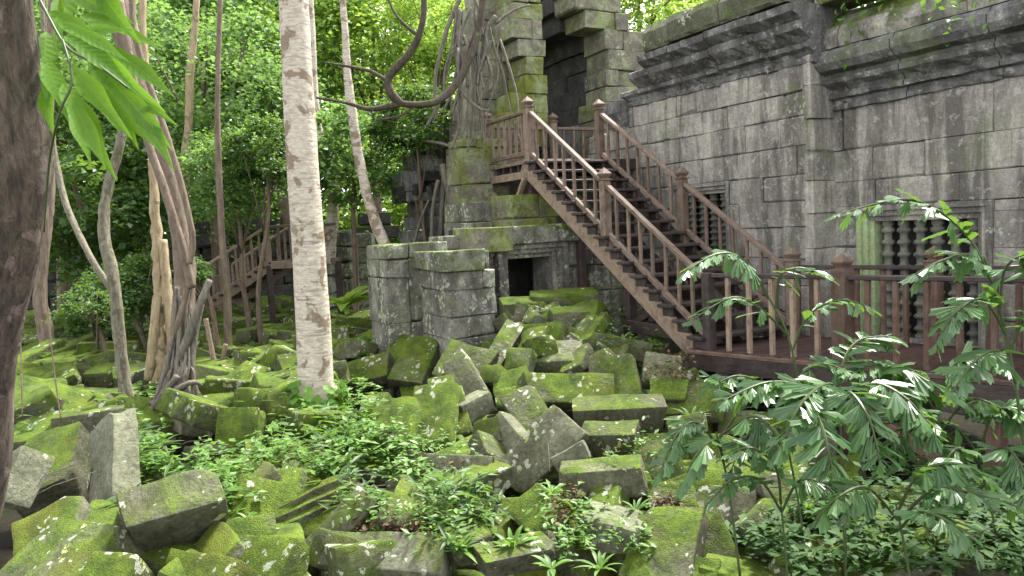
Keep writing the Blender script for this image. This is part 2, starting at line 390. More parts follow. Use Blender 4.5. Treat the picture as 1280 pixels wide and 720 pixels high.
def vein_leaf(m):
    t = m.node_tree; tc = t.nodes.new('ShaderNodeTexCoord'); sp = t.nodes.new('ShaderNodeSeparateXYZ'); t.links.new(tc.outputs['Object'], sp.inputs[0])
    def mth(op, a, b=0, c=None, cl=False):
        x = t.nodes.new('ShaderNodeMath'); x.operation = op; x.use_clamp = cl
        for i, v in enumerate((a, b) if c is None else (a, b, c)):
            if isinstance(v, bpy.types.NodeSocket): t.links.new(v, x.inputs[i])
            else: x.inputs[i].default_value = v
        return x.outputs[0]
    ay = mth('ABSOLUTE', sp.outputs[1]); sv = mth('SINE', mth('SUBTRACT', mth('MULTIPLY', sp.outputs[0], 75), mth('MULTIPLY', ay, 90)))
    rib = mth('MULTIPLY', mth('SUBTRACT', .0065, ay), 300, cl=True) if False else mth('MULTIPLY', mth('SUBTRACT', .0065, ay), 300)
    rib = mth('MINIMUM', mth('MAXIMUM', rib, 0), 1); side = mth('MAXIMUM', mth('SUBTRACT', sv, .8), 0)
    f = mth('MINIMUM', mth('ADD', rib, mth('MULTIPLY', side, 2.2)), 1)
    pr = [n for n in t.nodes if n.type == 'BSDF_PRINCIPLED'][0]; src = pr.inputs['Base Color'].links[0].from_socket
    nz_ = t.nodes.new('ShaderNodeTexNoise'); nz_.inputs['Scale'].default_value = 9; t.links.new(tc.outputs['Object'], nz_.inputs['Vector'])
    mx = t.nodes.new('ShaderNodeMix'); mx.data_type = 'RGBA'; t.links.new(mth('MULTIPLY', f, .3), mx.inputs[0]); t.links.new(src, mx.inputs[6]); mx.inputs[7].default_value = (.26, .42, .10, 1)
    m2 = t.nodes.new('ShaderNodeMix'); m2.data_type = 'RGBA'; t.links.new(mth('MAXIMUM', mth('MULTIPLY', mth('SUBTRACT', nz_.outputs['Fac'], .58), 5), 0), m2.inputs[0]); m2.clamp_factor = True
    t.links.new(mx.outputs[2], m2.inputs[6]); m2.inputs[7].default_value = (.045, .12, .02, 1); t.links.new(m2.outputs[2], pr.inputs['Base Color'])
    tr = [n for n in t.nodes if n.type == 'BSDF_TRANSLUCENT'][0]; mt_ = t.nodes.new('ShaderNodeMix'); mt_.data_type = 'RGBA'; mt_.inputs[0].default_value = .4
    t.links.new(m2.outputs[2], mt_.inputs[6]); mt_.inputs[7].default_value = (.28, .5, .02, 1); t.links.new(mt_.outputs[2], tr.inputs[0])
    bp = t.nodes.new('ShaderNodeBump'); bp.inputs['Strength'].default_value = .25; bp.inputs['Distance'].default_value = .0015; t.links.new(sv, bp.inputs['Height']); t.links.new(bp.outputs[0], pr.inputs['Normal'])
vein_leaf(L_BROAD)
L_IVY = leaf('ivy_leaves', (.06,.16,.02), (.14,.30,.04), .5, .5)
L_LIT = leaf('fallen_dry_leaves', (.045,.03,.018), (.15,.095,.055), .1, .7, .2, (.2,.1,.04))
def ground_mat():
    k = NT('gap_shade_soil'); co = coords(k, True)
    c = k.ramp(k.noise(co, 2.2, 6, .7), [(.35, (.008,.007,.005)), (.6, (.024,.02,.012))])  # near-black base: shade of the block gaps put into the soil colour
    c = k.mix(k.ramp(k.noise(co, .9, 6, .7), [(.52, 0), (.68, 1)]), c, (.02,.032,.008))
    b = k.bsdf(c, .95, k.bump(k.noise(co, 14, 8, .8), 1, .05), .1); k.l(b.outputs[0], k.out.inputs[0]); return k.m
M_SOIL = ground_mat()

# ------------------------------------------------------------------ ground
def build_ground():
    xs = np.concatenate([np.linspace(-200, -26, 9), np.linspace(-25, 25, 126), np.linspace(26, 200, 9)])
    ys = np.concatenate([np.linspace(-60, -3, 6), np.linspace(-2, 40, 106), np.linspace(41, 300, 12)])
    V = [(x, y, tz(x, y) - .62 + .12 * noise.noise(Vector((x * .9, y * .9, 3)))) for y in ys for x in xs]
    nx = len(xs); i, j = np.meshgrid(np.arange(nx - 1), np.arange(len(ys) - 1)); a = (j * nx + i).ravel()
    tag(ob('ground', npmesh('ground', V, np.stack([a, a + 1, a + nx + 1, a + nx], 1), M_SOIL, True)), 'forest soil darkened to stand in for shade between the fallen stones', kind='structure')
build_ground()

# ------------------------------------------------------------------ coursed masonry
def slotM(center, rotz=0): return Matrix.Translation(center) @ TM.to_4x4() @ Matrix.Rotation(rotz, 4, 'Z')
def stone_at(parent, a0, a1, b0, b1, z0, z1, mat, moss, jit=None, ch=None, name='stone_block', tilt=.008):
    L, W, H = b1 - b0, a1 - a0, z1 - z0
    if min(L, W, H) < .04: return
    if jit is None: jit = .014 if mat in (M_LOW, M_TOWER, M_DARK) else .007
    if ch is None: ch = random.choice((.006, .008, .012, .02)) if mat is M_WALL else .009
    V, F = chamfer(L - .005, W, H - .005, ch, jit)
    c = T((a0 + a1) / 2, (b0 + b1) / 2, (z0 + z1) / 2)
    Mx = slotM(c) @ Matrix.Rotation(random.uniform(-tilt, tilt), 4, 'Y') @ Matrix.Rotation(random.uniform(-tilt, tilt) * 2, 4, 'Z')
    o = ob(name, mesh(name, V, F, mat), parent, Mx); o['moss'] = float(moss); return o
def fl(tab, z):
    t = sorted(tab); return float(np.interp(z, [p[0] for p in t], [p[1] for p in t]))
def wall_b(parent, b, depth, a_lo, a_hi, z_lo, z_hi, ch, mat, lmin, lmax, moss, holes=(), top=None, proud=.03, darken=None):
    """wall whose face has normal -N (the face looks to the left), stones laid along a"""
    z = z_lo; r = 0
    while z < z_hi - .08:
        h = ch * random.uniform(.85, 1.15); h = min(h, z_hi - z)
        if z_hi - z - h < .15: h = z_hi - z
        a = a_lo - random.uniform(0, lmin) * (r % 2); r += 1
        while a < a_hi:
            l = random.uniform(lmin, lmax); s, e = max(a, a_lo), min(a + l, a_hi); a += l
            if a_hi - e < .18: e = a_hi; a = a_hi
            if e - s < .08: continue
            if top and z + h * .5 > fl(top, (s + e) / 2): continue
            segs = [(s, e, z, z + h)]
            for (ha0, ha1, hz0, hz1) in holes:
                out = []
                for (s_, e_, q0, q1) in segs:
                    if e_ <= ha0 or s_ >= ha1 or q1 <= hz0 or q0 >= hz1: out.append((s_, e_, q0, q1)); continue
                    if q0 < hz0: out.append((s_, e_, q0, hz0))
                    if q1 > hz1: out.append((s_, e_, hz1, q1))
                    m0, m1 = max(q0, hz0), min(q1, hz1)
                    if s_ < ha0: out.append((s_, ha0, m0, m1))
                    if e_ > ha1: out.append((ha1, e_, m0, m1))
                segs = out
            for (s_, e_, q0, q1) in segs:
                pr = random.uniform(0, proud)
                mo = moss((s_ + e_) / 2, (q0 + q1) / 2) if callable(moss) else moss
                stone_at(parent, s_, e_, b - pr, b + depth, q0, q1, mat, mo)
        z += h
def wall_a(parent, a, depth, b_lo, b_hi, z_lo, z_hi, ch, mat, lmin, lmax, moss, proud=.04, skip=None, left=None, right=None, jag=.05):
    """wall whose face has normal -U (faces the camera side); left/right: tables (z, b) of the ragged ends"""
    z = z_lo; r = 0
    while z < z_hi - .08:
        h = min(ch * random.uniform(.85, 1.15), z_hi - z)
        if z_hi - z - h < .12: h = z_hi - z
        zc = z + h / 2
        bl = (fl(left, zc) if left else b_lo) + random.uniform(-jag, jag); br = (fl(right, zc) if right else b_hi) + random.uniform(-jag, jag)
        b = bl - random.uniform(0, lmin * .6) * (r % 2); r += 1
        while b < br:
            l = random.uniform(lmin, lmax); s, e = max(b, bl), min(b + l, br); b += l
            if br - e < .16: e = br; b = br
            if e - s < .06: continue
            if skip and skip((s + e) / 2, zc): continue
            mo = moss((s + e) / 2, zc) if callable(moss) else moss
            stone_at(parent, a - random.uniform(0, proud), a + depth, s, e, z, z + h, mat, mo)
        z += h
def light_stop(parent, a0, a1, b0, b1, z0, z1, mat=None):  # dark box added behind the stones to stop light leaking through
    V, F = boxvf((b0, a0, z0), (b1, a1, z1)); o = ob('light_stop_box', mesh('light_stop_box', V, F, mat or M_DARK), parent, Matrix.Translation(P0) @ TM.to_4x4()); o['moss'] = .1
def cornice(parent, b, back, a_lo, a_hi, prof, mat, lmin=.7, lmax=1.2, moss=.2, name='cornice_stone', da=0):
    """prof: list of (projection towards -b, z) from bottom to top; extruded along a in separate stones"""
    a = a_lo
    while a < a_hi - .05:
        l = random.uniform(lmin, lmax); e = min(a + l, a_hi)
        if a_hi - e < .3: e = a_hi
        dz = random.uniform(-.012, .012); dp = random.uniform(-.012, .012); g = .006
        pts = [(b - p - dp, z + dz) for p, z in prof] + [(b + back, prof[-1][1] + dz), (b + back, prof[0][1] + dz)]
        ns = 9; V = []
        for i in range(ns + 1):
            aa = a + g + (e - a - 2 * g) * i / ns
            for j, (q, zz) in enumerate(pts):
                k = .02 * noise.noise(Vector((aa * 2.2, q * 6, zz * 5))) + .03 * noise.noise(Vector((aa * 9, q * 12, zz * 14))) if j < len(prof) else 0
                V.append((q + k, aa, zz + k * .6))
        m = len(pts); F = [tuple(reversed(range(m))), tuple(range(ns * m, ns * m + m))]
        for i in range(ns):
            for j in range(m): F.append((i*m+j, i*m+(j+1) % m, (i+1)*m+(j+1) % m, (i+1)*m+j))
        o = ob(name, mesh(name, V, F, mat), parent, Matrix.Translation(P0) @ TM.to_4x4()); o['moss'] = moss + random.uniform(-.1, .1)
        a = e

# --- right hand gallery wall with the large balustered window
def balustered_window(parent, b, a0, a1, z0, z1, fw, depth, n, greenleft=False):
    """recessed window in a face with normal -N; frame of three steps, colonettes inside"""
    w_ = empty_child = bpy.data.objects.new('window', None); link(w_, parent, Matrix.Translation(T((a0+a1)/2, b, z0)))
    wmat = M_WALL
    for k in range(3):                                 # stepped frame rings
        o_ = fw * k / 3; i_ = fw * (k + 1) / 3 ; d0 = -.035 + .045 * k
        for nm, (s, e, q0, q1) in (('frame_head', (a0 + o_, a1 - o_, z1 - i_, z1 - o_)), ('frame_sill', (a0 + o_, a1 - o_, z0 + o_, z0 + i_)),
                                    ('frame_jamb', (a0 + o_, a0 + i_, z0 + i_, z1 - i_)), ('frame_jamb', (a1 - i_, a1 - o_, z0 + i_, z1 - i_))):
            V, F = boxvf((b + d0, s, q0), (b + depth, e, q1 - .002)); mt = wmat
            ob_ = ob(nm, mesh(nm, V, F, M_PALEGREEN if (greenleft and nm == 'frame_jamb' and s > (a0 + a1) / 2) else mt), w_, Matrix.Translation(P0) @ TM.to_4x4()); ob_['moss'] = -.6 if greenleft else .1
    i0, i1, y0, y1 = a0 + fw, a1 - fw, z0 + fw, z1 - fw
    H = y1 - y0; prof = [(.075, 0), (.075, .05)]
    nr = 9
    for i in range(nr):
        zc = .05 + (H - .1) * (i + .5) / nr; hh = (H - .1) / nr
        prof += [(.052, zc - hh * .5), (.05, zc - hh*.25), (.082, zc - hh * .12), (.088, zc), (.082, zc + hh * .12), (.05, zc + hh*.28)]
    prof += [(.075, H - .05), (.075, H)]
    V, F = lathe(prof, 12); me = mesh('colonette', V, F, M_COLON, True)
    for i in range(n):
        aa = i0 + (i1 - i0) * (i + .5) / n
        o = ob('colonette', me, w_, Matrix.Translation(T(aa, b + .18, y0))); o['moss'] = .15
    V, F = boxvf((b + depth - .1, i0, y0), (b + depth - .05, i1, y1)); o = ob('shade_back', mesh('shade_back', V, F, M_DARK), w_, Matrix.Translation(P0) @ TM.to_4x4()); o['moss'] = 0  # dark sheet behind the colonettes, recess shade put into its colour
M_PALEGREEN = stone('pale_green_jamb', (.26,.33,.17), (.42,.52,.30), world=True, nz=.1, lichen=.8)
M_COLON = stone('colonette_stone', (.10,.10,.085), (.24,.24,.20), world=True, nz=.2, lichen=.7)

B1 = 2.6
W1 = empty('gallery_wall', T(-2, B1, 0), 'tall grey sandstone gallery wall with balustered window behind the boardwalk, right of the corner', 'wall')
wa0, wz1 = to_b(1242, 249, B1); wa1 = to_b(1072, 262, B1)[0]; wz0 = -.30
mf = lambda a, z: -.05 + (.35 if z < .1 else 0) + random.uniform(-.15, .12)
wall_b(W1, B1, .35, -6.2, .72, -.95, 2.98, .42, M_WALL, .6, 1.15, mf, holes=[(wa0, wa1, wz0, wz1)], proud=.012)
light_stop(W1, -6.2, .7, B1 + .55, B1 + .9, -1, 4.2)
balustered_window(W1, B1, wa0, wa1, wz0, wz1, .21, .5, 6, True)
prof1 = [(0.0, 2.96), (.05, 2.97), (.05, 3.03), (.02, 3.05), (.02, 3.10), (.09, 3.12), (.10, 3.17), (.06, 3.20), (.10, 3.24), (.20, 3.30), (.22, 3.36), (.17, 3.38), (.17, 3.42), (.30, 3.46), (.36, 3.55), (.36, 3.66), (.30, 3.68), (.26, 3.74)]
cornice(W1, B1, .5, -6.2, .60, prof1, M_CORN, .8, 1.4, -.15)
cornice(W1, B1, .7, -6.2, .50, [(.22, 3.75), (.25, 3.86), (.18, 4.02), (.05, 4.16), (-.15, 4.27), (-.4, 4.33)], M_WALL, .6, 1.1, .55, name='roof_stone')

# --- central gopura wall, further left, behind the stair
B2 = 2.2
W2 = empty('gateway_wall', T(2.5, B2, 0), 'high grey gateway wall with cracked ashlar and thick dark cornice, behind the staircase', 'wall')
s0, sz1 = to_b(912, 226, B2); s1 = s0 + 1.35
wall_b(W2, B2, .42, .36, 5.7, -.6, 3.62, .40, M_WALL, .42, .85, lambda a, z: .0 + random.uniform(-.2, .2), holes=[(s0, s1, .75, sz1)], top=[(0, 9), (4.3, 9), (4.6, 3.3), (5.7, 3.2)], proud=.05)
light_stop(W2, .62, 5.6, B2 + .42, B2 + .95, -.6, 3.25)
light_stop(W2, .62, 4.1, B2 + .3, B2 + .95, 3.25, 4.1)
balustered_window(W2, B2, s0, s1, .75, sz1, .17, .4, 4)
# pilaster returning at the corner
stz = -.6
while stz < 3.6:
    h = random.uniform(.38, .5); stone_at(W2, .28, .42, B2 - .05 + random.uniform(-.02, .02), B1 + .1, stz, stz + h, M_WALL, .3); stz += h
prof2 = [(0.0, 3.60), (.05, 3.61), (.06, 3.67), (.02, 3.70), (.05, 3.76), (.13, 3.80), (.14, 3.86), (.09, 3.88), (.20, 3.95), (.30, 4.02), (.31, 4.12), (.26, 4.14), (.32, 4.18), (.42, 4.24), (.43, 4.34), (.35, 4.36)]
cornice(W2, B2, .8, .22, 3.55, prof2, M_CORN, .7, 1.1, .15)
cornice(W2, B2, .8, 3.55, 3.95, prof2[:12], M_CORN, .5, .7, .2)
cornice(W2, B2, .8, 3.95, 4.45, prof2[:8], M_CORN, .5, .7, .2)
cornice(W2, B2, .6, 4.35, 5.0, [(0.05, 3.30), (.1, 3.4), (.2, 3.55), (.2, 3.75)], M_CORN, .5, .7, .3)
cornice(W2, B2, .6, .35, 3.35, [(.42, 4.37), (.45, 4.42), (.46, 4.66), (.38, 4.78), (.1, 4.84)], M_GREY, .75, 1.3, .45, name='coping_stone')
for (a0_, a1_, z0_, z1_) in ((.3,1.0,4.84,5.2),(1.0,1.5,4.84,5.05),(-.5,.3,4.33,4.62),(-1.1,-.5,4.33,4.55)):
    stone_at(W2, a0_, a1_, B2 + .05, B2 + .7, z0_, z1_, M_TOWER, .75)

# --- broken gateway: right jamb with corbelled courses, receding dark inner side
GA = 6.0
G = empty('broken_gateway', T(GA, 2.6, 2), 'broken corbelled gateway jamb with pale green blocks above a dark passage', 'ruin')
def zb(pts, o=0): return [(to_a(x, y, GA + o)[1], to_a(x, y, GA + o)[0]) for x, y in pts]
jl = zb([(746,300),(746,190),(748,150),(752,128),(758,100),(758,58),(750,40),(735,24),(718,12),(712,-40)])
jr = zb([(800,300),(800,128),(800,112),(803,78),(806,74),(808,50),(790,46),(786,26),(776,8),(772,-40)])
wall_a(G, GA, .75, 0, 0, 0.4, to_a(740, -40, GA)[1], .36, M_TOWER, .5, .95, lambda b, z: .5 + random.uniform(-.2, .3) if z > 3.7 else .35, left=jl, right=jr, proud=.08, jag=.08)
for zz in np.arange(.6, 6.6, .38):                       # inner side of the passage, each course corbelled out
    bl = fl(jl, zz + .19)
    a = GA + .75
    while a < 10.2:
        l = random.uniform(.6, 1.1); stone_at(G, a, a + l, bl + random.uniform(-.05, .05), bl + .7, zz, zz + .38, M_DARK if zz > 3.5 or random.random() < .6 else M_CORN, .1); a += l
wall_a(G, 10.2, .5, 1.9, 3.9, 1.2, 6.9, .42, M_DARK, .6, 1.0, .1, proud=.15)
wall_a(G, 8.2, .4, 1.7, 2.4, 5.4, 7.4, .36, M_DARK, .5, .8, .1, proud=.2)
light_stop(G, 5.4, GA + .05, 2.55, 3.6, -.5, 3.3)

# --- left tower: mossy stack with ragged edge
TW = empty('mossy_tower', T(GA, .3, 1.4), 'tall ragged stack of yellow-green mossy blocks left of the dark passage', 'ruin')
tl = zb([(585,305),(590,200),(585,182),(606,160),(622,135),(636,105),(640,85),(622,60),(616,30),(618,-40)], .7)
tr = zb([(668,305),(664,205),(686,180),(688,165),(685,140),(681,120),(679,80),(680,50),(674,20),(672,-40)])
mt = lambda b, z: .72 + .22 * math.sin(z * 2.1) + random.uniform(-.25, .2)
wall_a(TW, GA, .7, 0, 0, 1.2, to_a(640, -40, GA)[1], .35, M_TOWER, .42, .8, mt, left=tl, right=tr, proud=.05, jag=.07)
tl2 = zb([(560,305),(560,160),(575,110),(572,60),(585,0),(590,-40)], 1.5)
wall_a(TW, GA + .75, .8, 0, 0, 1.2, to_a(640, -40, GA)[1], .4, M_TOWER, .5, .9, .5, left=tl2, right=[(p[0], p[1] - .15) for p in tr], proud=.06, jag=.1)
# lower left flank, dark collapsed gallery with sloping roof
GL = empty('collapsed_gallery', T(8.4, -2, 1.2), 'dark collapsed gallery with sagging roof left of the mossy tower', 'ruin')
GB = 8.4
def zc_(pts): return [(to_a(x, y, GB + .8)[1], to_a(x, y, GB + .8)[0]) for x, y in pts]
gl = zc_([(508,310),(506,262),(500,250),(494,240),(490,228),(500,212),(520,190),(540,172),(556,150),(562,140)])
wall_a(GL, GB, .9, 0, 1.2, .2, to_a(556, 150, GB)[1], .33, M_CORN, .45, .9, .2, left=gl, right=[(0, 1.2), (9, 1.2)], proud=.14, jag=.12)
for q in range(26):
    f = random.random(); x, y = 494 + 66 * f, 236 - 84 * f + random.uniform(-4, 16); bb, z_ = to_a(x, y, GB + .4)
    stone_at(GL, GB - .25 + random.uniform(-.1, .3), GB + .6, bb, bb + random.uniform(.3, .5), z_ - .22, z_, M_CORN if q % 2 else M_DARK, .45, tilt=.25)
# base courses between tower and lower wall
TB = empty('tower_plinth', T(4.6, -.6, 1), 'stepped green and grey plinth blocks under the landing', 'ruin')
wall_a(TB, 5.0, 1.0, to_a(556, 280, 6.0)[0], 2.2, .2, 2.05, .36, M_LOW, .5, .8, lambda b, z: .55 if b < .6 else .2, proud=.12)
wall_a(TB, 4.25, .75, -.35, .55, 1.3, 2.12, .38, M_TOWER, .4, .7, .75, proud=.05)
wall_a(TB, 5.6, .5, to_a(563, 250, 6.1)[0], .3, 2.0, 3.2, .36, M_TOWER, .5, .7, .7, proud=.08)

# --- lower enclosure wall with square doorway
LW = empty('enclosure_wall', T(3.2, -1.5, 0), 'low pale grey enclosure wall of coursed blocks left of the square doorway', 'wall')
fa = 2.7
b_l, _ = to_a(524, 400, fa); b_m, _ = to_a(557, 400, fa); b_r, _ = to_a(619, 400, fa)
dp = to_b(526, 400, b_m)[0] - fa
wall_a(LW, fa - .03, dp, b_m, b_r, -.9, 1.02, .335, M_LOW, .7, 1.05, lambda b, z: .3, proud=.05, jag=.02)
stone_at(LW, fa - .10, fa + dp + .05, b_m - .06, b_m + .62, 1.03, 1.30, M_LOW, .66, jit=.02); stone_at(LW, fa - .07, fa + dp + .05, b_m + .62, b_r - .08, 1.03, 1.27, M_LOW, .6, jit=.02)
wall_a(LW, fa + dp, .7, b_m + .05, b_r, -.9, 1.0, .4, M_LOW, .5, .8, .3)
bs0, bs1 = to_a(486, 400, 3.7)[0], to_a(524, 400, 3.7)[0] + .5; dq = to_b(463, 400, bs0)[0] - 3.7
for (q0, q1) in ((bs0, bs0 + .36), (bs0 + .36, bs1)):
    for (z0_, z1_, o_) in ((-.9, .25, .06), (.25, .93, .03), (.93, 1.2, 0), (1.2, 1.42, -.06)):
        stone_at(LW, 3.7 + o_ + random.uniform(-.02, .02), 3.7 + dq, q0, q1, z0_, z1_, M_LOW, .3 + .3 * (z0_ > .9))
wall_a(LW, 3.9, .6, bs1, to_a(640, 310, 3.9)[0], 1.1, 1.5, .2, M_LOW, .7, 1.1, .5, proud=.1)
DW = empty('doorway', T(3.4, -.4, 0), 'square stone doorway with stepped lintel opening on darkness', 'doorway')
d0, d1 = to_a(638, 350, 3.4)[0], to_a(694, 350, 3.4)[0]; dz = to_a(660, 322, 3.4)[1]
stone_at(DW, 3.2, 4.1, d0 - .62, d0 - .02, dz + .12, dz + .5, M_TOWER, .7, name='lintel_block')
stone_at(DW, 3.25, 4.1, d0 - .02, d1 + .45, dz + .22, dz + .5, M_LOW, .62, name='lintel_block')
for k in range(3):
    q = .075 * k; e_ = .07 * k
    for nm, (x0, x1, y0, y1) in (('frame_head', (d0 - .22 + q, d1 + .22 - q, dz + .22 - q - .075, dz + .22 - q)), ('frame_jamb', (d0 - .22 + q, d0 - .145 + q, -.8, dz + .145 - q)), ('frame_jamb', (d1 + .145 - q, d1 + .22 - q, -.8, dz + .145 - q))):
        V, F = boxvf((x0, 3.33 + e_, y0), (x1, 4.1, y1 - .003)); o = ob(nm, mesh(nm, V, F, M_LOW), DW, Matrix.Translation(P0) @ TM.to_4x4()); o['moss'] = .25
wall_a(DW, 3.45, .5, d1 + .22, 2.15, -.9, dz + .5, .42, M_LOW, .4, .62, .22, proud=.09)
wall_a(DW, 3.5, .7, b_r - .1, d0 - .22, -.9, dz + .12, .38, M_LOW, .3, .5, .35, proud=.08)
V, F = boxvf((d0 - .3, 4.88, -.9), (d1 + .4, 4.98, 1.2)); o = ob('shade_back', mesh('shade_back', V, F, M_DARK), DW, Matrix.Translation(P0) @ TM.to_4x4()); o['moss'] = 0  # dark sheet closing the opening, its colour stands in for the doorway's shade
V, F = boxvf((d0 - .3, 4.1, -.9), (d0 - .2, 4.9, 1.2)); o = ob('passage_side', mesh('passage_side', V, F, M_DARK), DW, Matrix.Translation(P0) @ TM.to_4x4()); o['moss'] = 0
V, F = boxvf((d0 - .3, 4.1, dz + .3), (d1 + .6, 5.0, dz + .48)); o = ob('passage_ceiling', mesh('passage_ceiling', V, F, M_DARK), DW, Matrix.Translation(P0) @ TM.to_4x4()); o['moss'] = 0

# ------------------------------------------------------------------ timber: staircase, landing, boardwalk
def frame(p, q, up=Z):
    x = (q - p).normalized(); y = up.cross(x).normalized(); z = x.cross(y)
    return Matrix.Translation((p + q) / 2) @ Matrix((x, y, z)).transposed().to_4x4()
_bc = {}
def beam(name, parent, p, q, wy, hz, mat, up=Z, ch=.008):
    L = round((q - p).length, 2); key = (L, wy, hz, mat.name)
    if key not in _bc: V, F = chamfer(L, wy, hz, ch); _bc[key] = mesh(name, V, F, mat)
    return ob(name, _bc[key], parent, frame(p, q, up))
def cap_mesh(mat, s=1.0):
    V, F = [], []
    rings = [(.080, 0), (.080, .02), (.045, .024), (.045, .038), (.05, .04), (.078, .082), (.078, .098), (.003, .185)]
    for r, z in rings:
        for dx, dy in ((-1,-1),(1,-1),(1,1),(-1,1)): V.append((dx*r*s, dy*r*s, z*s))
    for i in range(len(rings)-1):
        for k in range(4): F.append((i*4+k, i*4+(k+1)%4, (i+1)*4+(k+1)%4, (i+1)*4+k))
    return mesh('finial', V, F, mat)
CAPS = {}
def newel(parent, base, h, w_, mat, cap=True, below=.15):
    pst = beam('newel_post', parent, base - Z * below, base + Z * h, w_, w_, mat, up=N)
    if cap:
        if mat.name not in CAPS: CAPS[mat.name] = cap_mesh(mat)
        c = ob('finial', CAPS[mat.name], pst, Matrix.Translation(base + Z * h) @ TM.to_4x4())
RUN, RISE, SW = 4.199, 2.68, 1.42
NS = 15
def SP(t, b, dz=0): return T(RUN * t, b, RISE * t + dz)
ST = empty('wooden_staircase', T(0, .7, 0), 'brown wooden staircase with balustrades climbing left to the temple gateway', 'staircase')
slope = (SP(1, 0) - SP(0, 0)).normalized(); sup = slope.cross(N) * -1
if sup.z < 0: sup = -sup
for b in (-.02, SW + .02):
    V, F = chamfer((SP(1, 0) - SP(0, 0)).length + .25, .07, .26, .01)
    mid = SP(.5, b) - sup * .17; o = ob('stringer', mesh('stringer', V, F, M_TAN if b < 1 else M_WOOD), ST, Matrix.Translation(mid) @ Matrix((slope, sup.cross(slope), sup)).transposed().to_4x4())
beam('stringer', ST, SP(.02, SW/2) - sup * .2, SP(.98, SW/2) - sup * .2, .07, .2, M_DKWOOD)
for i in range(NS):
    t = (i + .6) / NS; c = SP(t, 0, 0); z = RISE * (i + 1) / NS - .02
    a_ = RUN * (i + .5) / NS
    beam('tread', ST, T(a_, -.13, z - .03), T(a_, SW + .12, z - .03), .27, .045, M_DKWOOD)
    for b in (.03, SW - .03): beam('tread_bracket', ST, T(a_ - .10, b - .07, z - .11), T(a_ + .10, b - .07, z - .11), .05, .11, M_DKWOOD)
def rail_run(parent, p, q, h, n, mat, rail_h=.055, rail_w=.085, bw=.045, low=.12, balmat=None):
    """handrail + bottom rail + balusters between two posts; p,q are the foot points"""
    d = (q - p); L = d.length; x = d.normalized()
    beam('handrail', parent, p + Z * h, q + Z * h, rail_w, rail_h, mat)
    if low is not None: beam('bottom_rail', parent, p + Z * low, q + Z * low, .06, .075, mat)
    lo = low if low is not None else -.1
    for i in range(n):
        s = p + d * ((i + .7 + random.uniform(-.06, .06)) / (n + .4)); wob = N * random.uniform(-.006, .006) + U * random.uniform(-.012, .012)
        beam('baluster', parent, s + Z * (lo + .03 if low is not None else lo), s + wob + Z * (h - .025), bw, bw, balmat or mat, up=N)
for b, mt_ in ((0, M_WOOD), (SW, M_WOOD)):
    ts = [0.0, .495, 1.0]
    for i, t in enumerate(ts):
        if b == 0 and i == 0: newel(ST, SP(0, b), .93, .12, M_DKWOOD, cap=False, below=.25); continue
        newel(ST, SP(t, b), .86 if i else .98, .125, M_WOOD, True)
    for t0, t1 in zip(ts[:-1], ts[1:]): rail_run(ST, SP(t0 + .02, b), SP(t1 - .018, b), .82, 7, mt_, low=.13)
# landing
LD = empty('stair_landing', T(RUN + .8, .8, RISE), 'wooden landing with railing at the head of the staircase', 'platform')
LA = RUN + 1.55; LB = 2.7
for i in range(11):
    b0 = 0 + i * LB / 11; beam('plank', LD, T(RUN + .02, b0 + .12, RISE), T(LA, b0 + .12, RISE), LB / 11 - .012, .035, M_DKWOOD)
beam('fascia', LD, T(RUN + .02, -.05, RISE - .24), T(LA + .1, -.05, RISE - .24), .05, .13, M_TAN)
beam('fascia', LD, T(RUN + .02, -.05, RISE - .03), T(LA + .1, -.05, RISE - .03), .05, .06, M_WOOD)
beam('fascia', LD, T(RUN, 0, RISE - .1), T(RUN, LB, RISE - .1), .05, .16, M_DKWOOD)
for i in range(6): beam('joist', LD, T(RUN + .1 + i * .28, -.03, RISE - .12), T(RUN + .1 + i * .28, LB, RISE - .12), .06, .13, M_DKWOOD)
Q = T(LA, 0, RISE); QR = T(LA, SW, RISE); QE = T(LA, LB, RISE)
newel(LD, Q, .86, .11, M_WOOD); newel(LD, QR, .86, .12, M_WOOD)
rail_run(LD, T(RUN + .08, 0, RISE), T(LA - .07, 0, RISE), .8, 6, M_WOOD, low=.12)
rail_run(LD, T(LA, .07, RISE), T(LA, SW - .08, RISE), .74, 6, M_WOOD, low=.12)
rail_run(LD, T(LA, SW + .08, RISE), QE, .74, 5, M_WOOD, low=.12)
for a_, b_ in ((LA - .05, .05), (RUN + .12, SW), (RUN + .15, .1)):
    beam('support_post', LD, T(a_, b_, 1.1 if b_ < .08 else .2), T(a_, b_, RISE - .2), .12, .12, M_DKWOOD, up=N)
beam('brace', LD, T(LA, -.06, RISE - .32), T(RUN + .55, -.02, 1.62), .09, .07, M_TAN); beam('brace', LD, T(RUN + .1, -.06, RISE - .3), T(LA - .35, 0, 1.25), .09, .07, M_TAN)
# support frame under the stair
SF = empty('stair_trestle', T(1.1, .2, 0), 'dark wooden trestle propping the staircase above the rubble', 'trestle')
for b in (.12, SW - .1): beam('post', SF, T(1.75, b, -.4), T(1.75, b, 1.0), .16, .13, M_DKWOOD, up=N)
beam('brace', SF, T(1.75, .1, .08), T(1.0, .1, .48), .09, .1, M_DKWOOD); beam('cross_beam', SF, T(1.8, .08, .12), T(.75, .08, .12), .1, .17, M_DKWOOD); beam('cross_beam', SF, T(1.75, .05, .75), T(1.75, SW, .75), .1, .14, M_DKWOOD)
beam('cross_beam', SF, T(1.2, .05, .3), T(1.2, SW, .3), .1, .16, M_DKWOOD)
for b in (.35, SW - .1): beam('post', SF, T(3.3, b, .5), T(3.3, b, 1.9), .12, .12, M_DKWOOD, up=N)

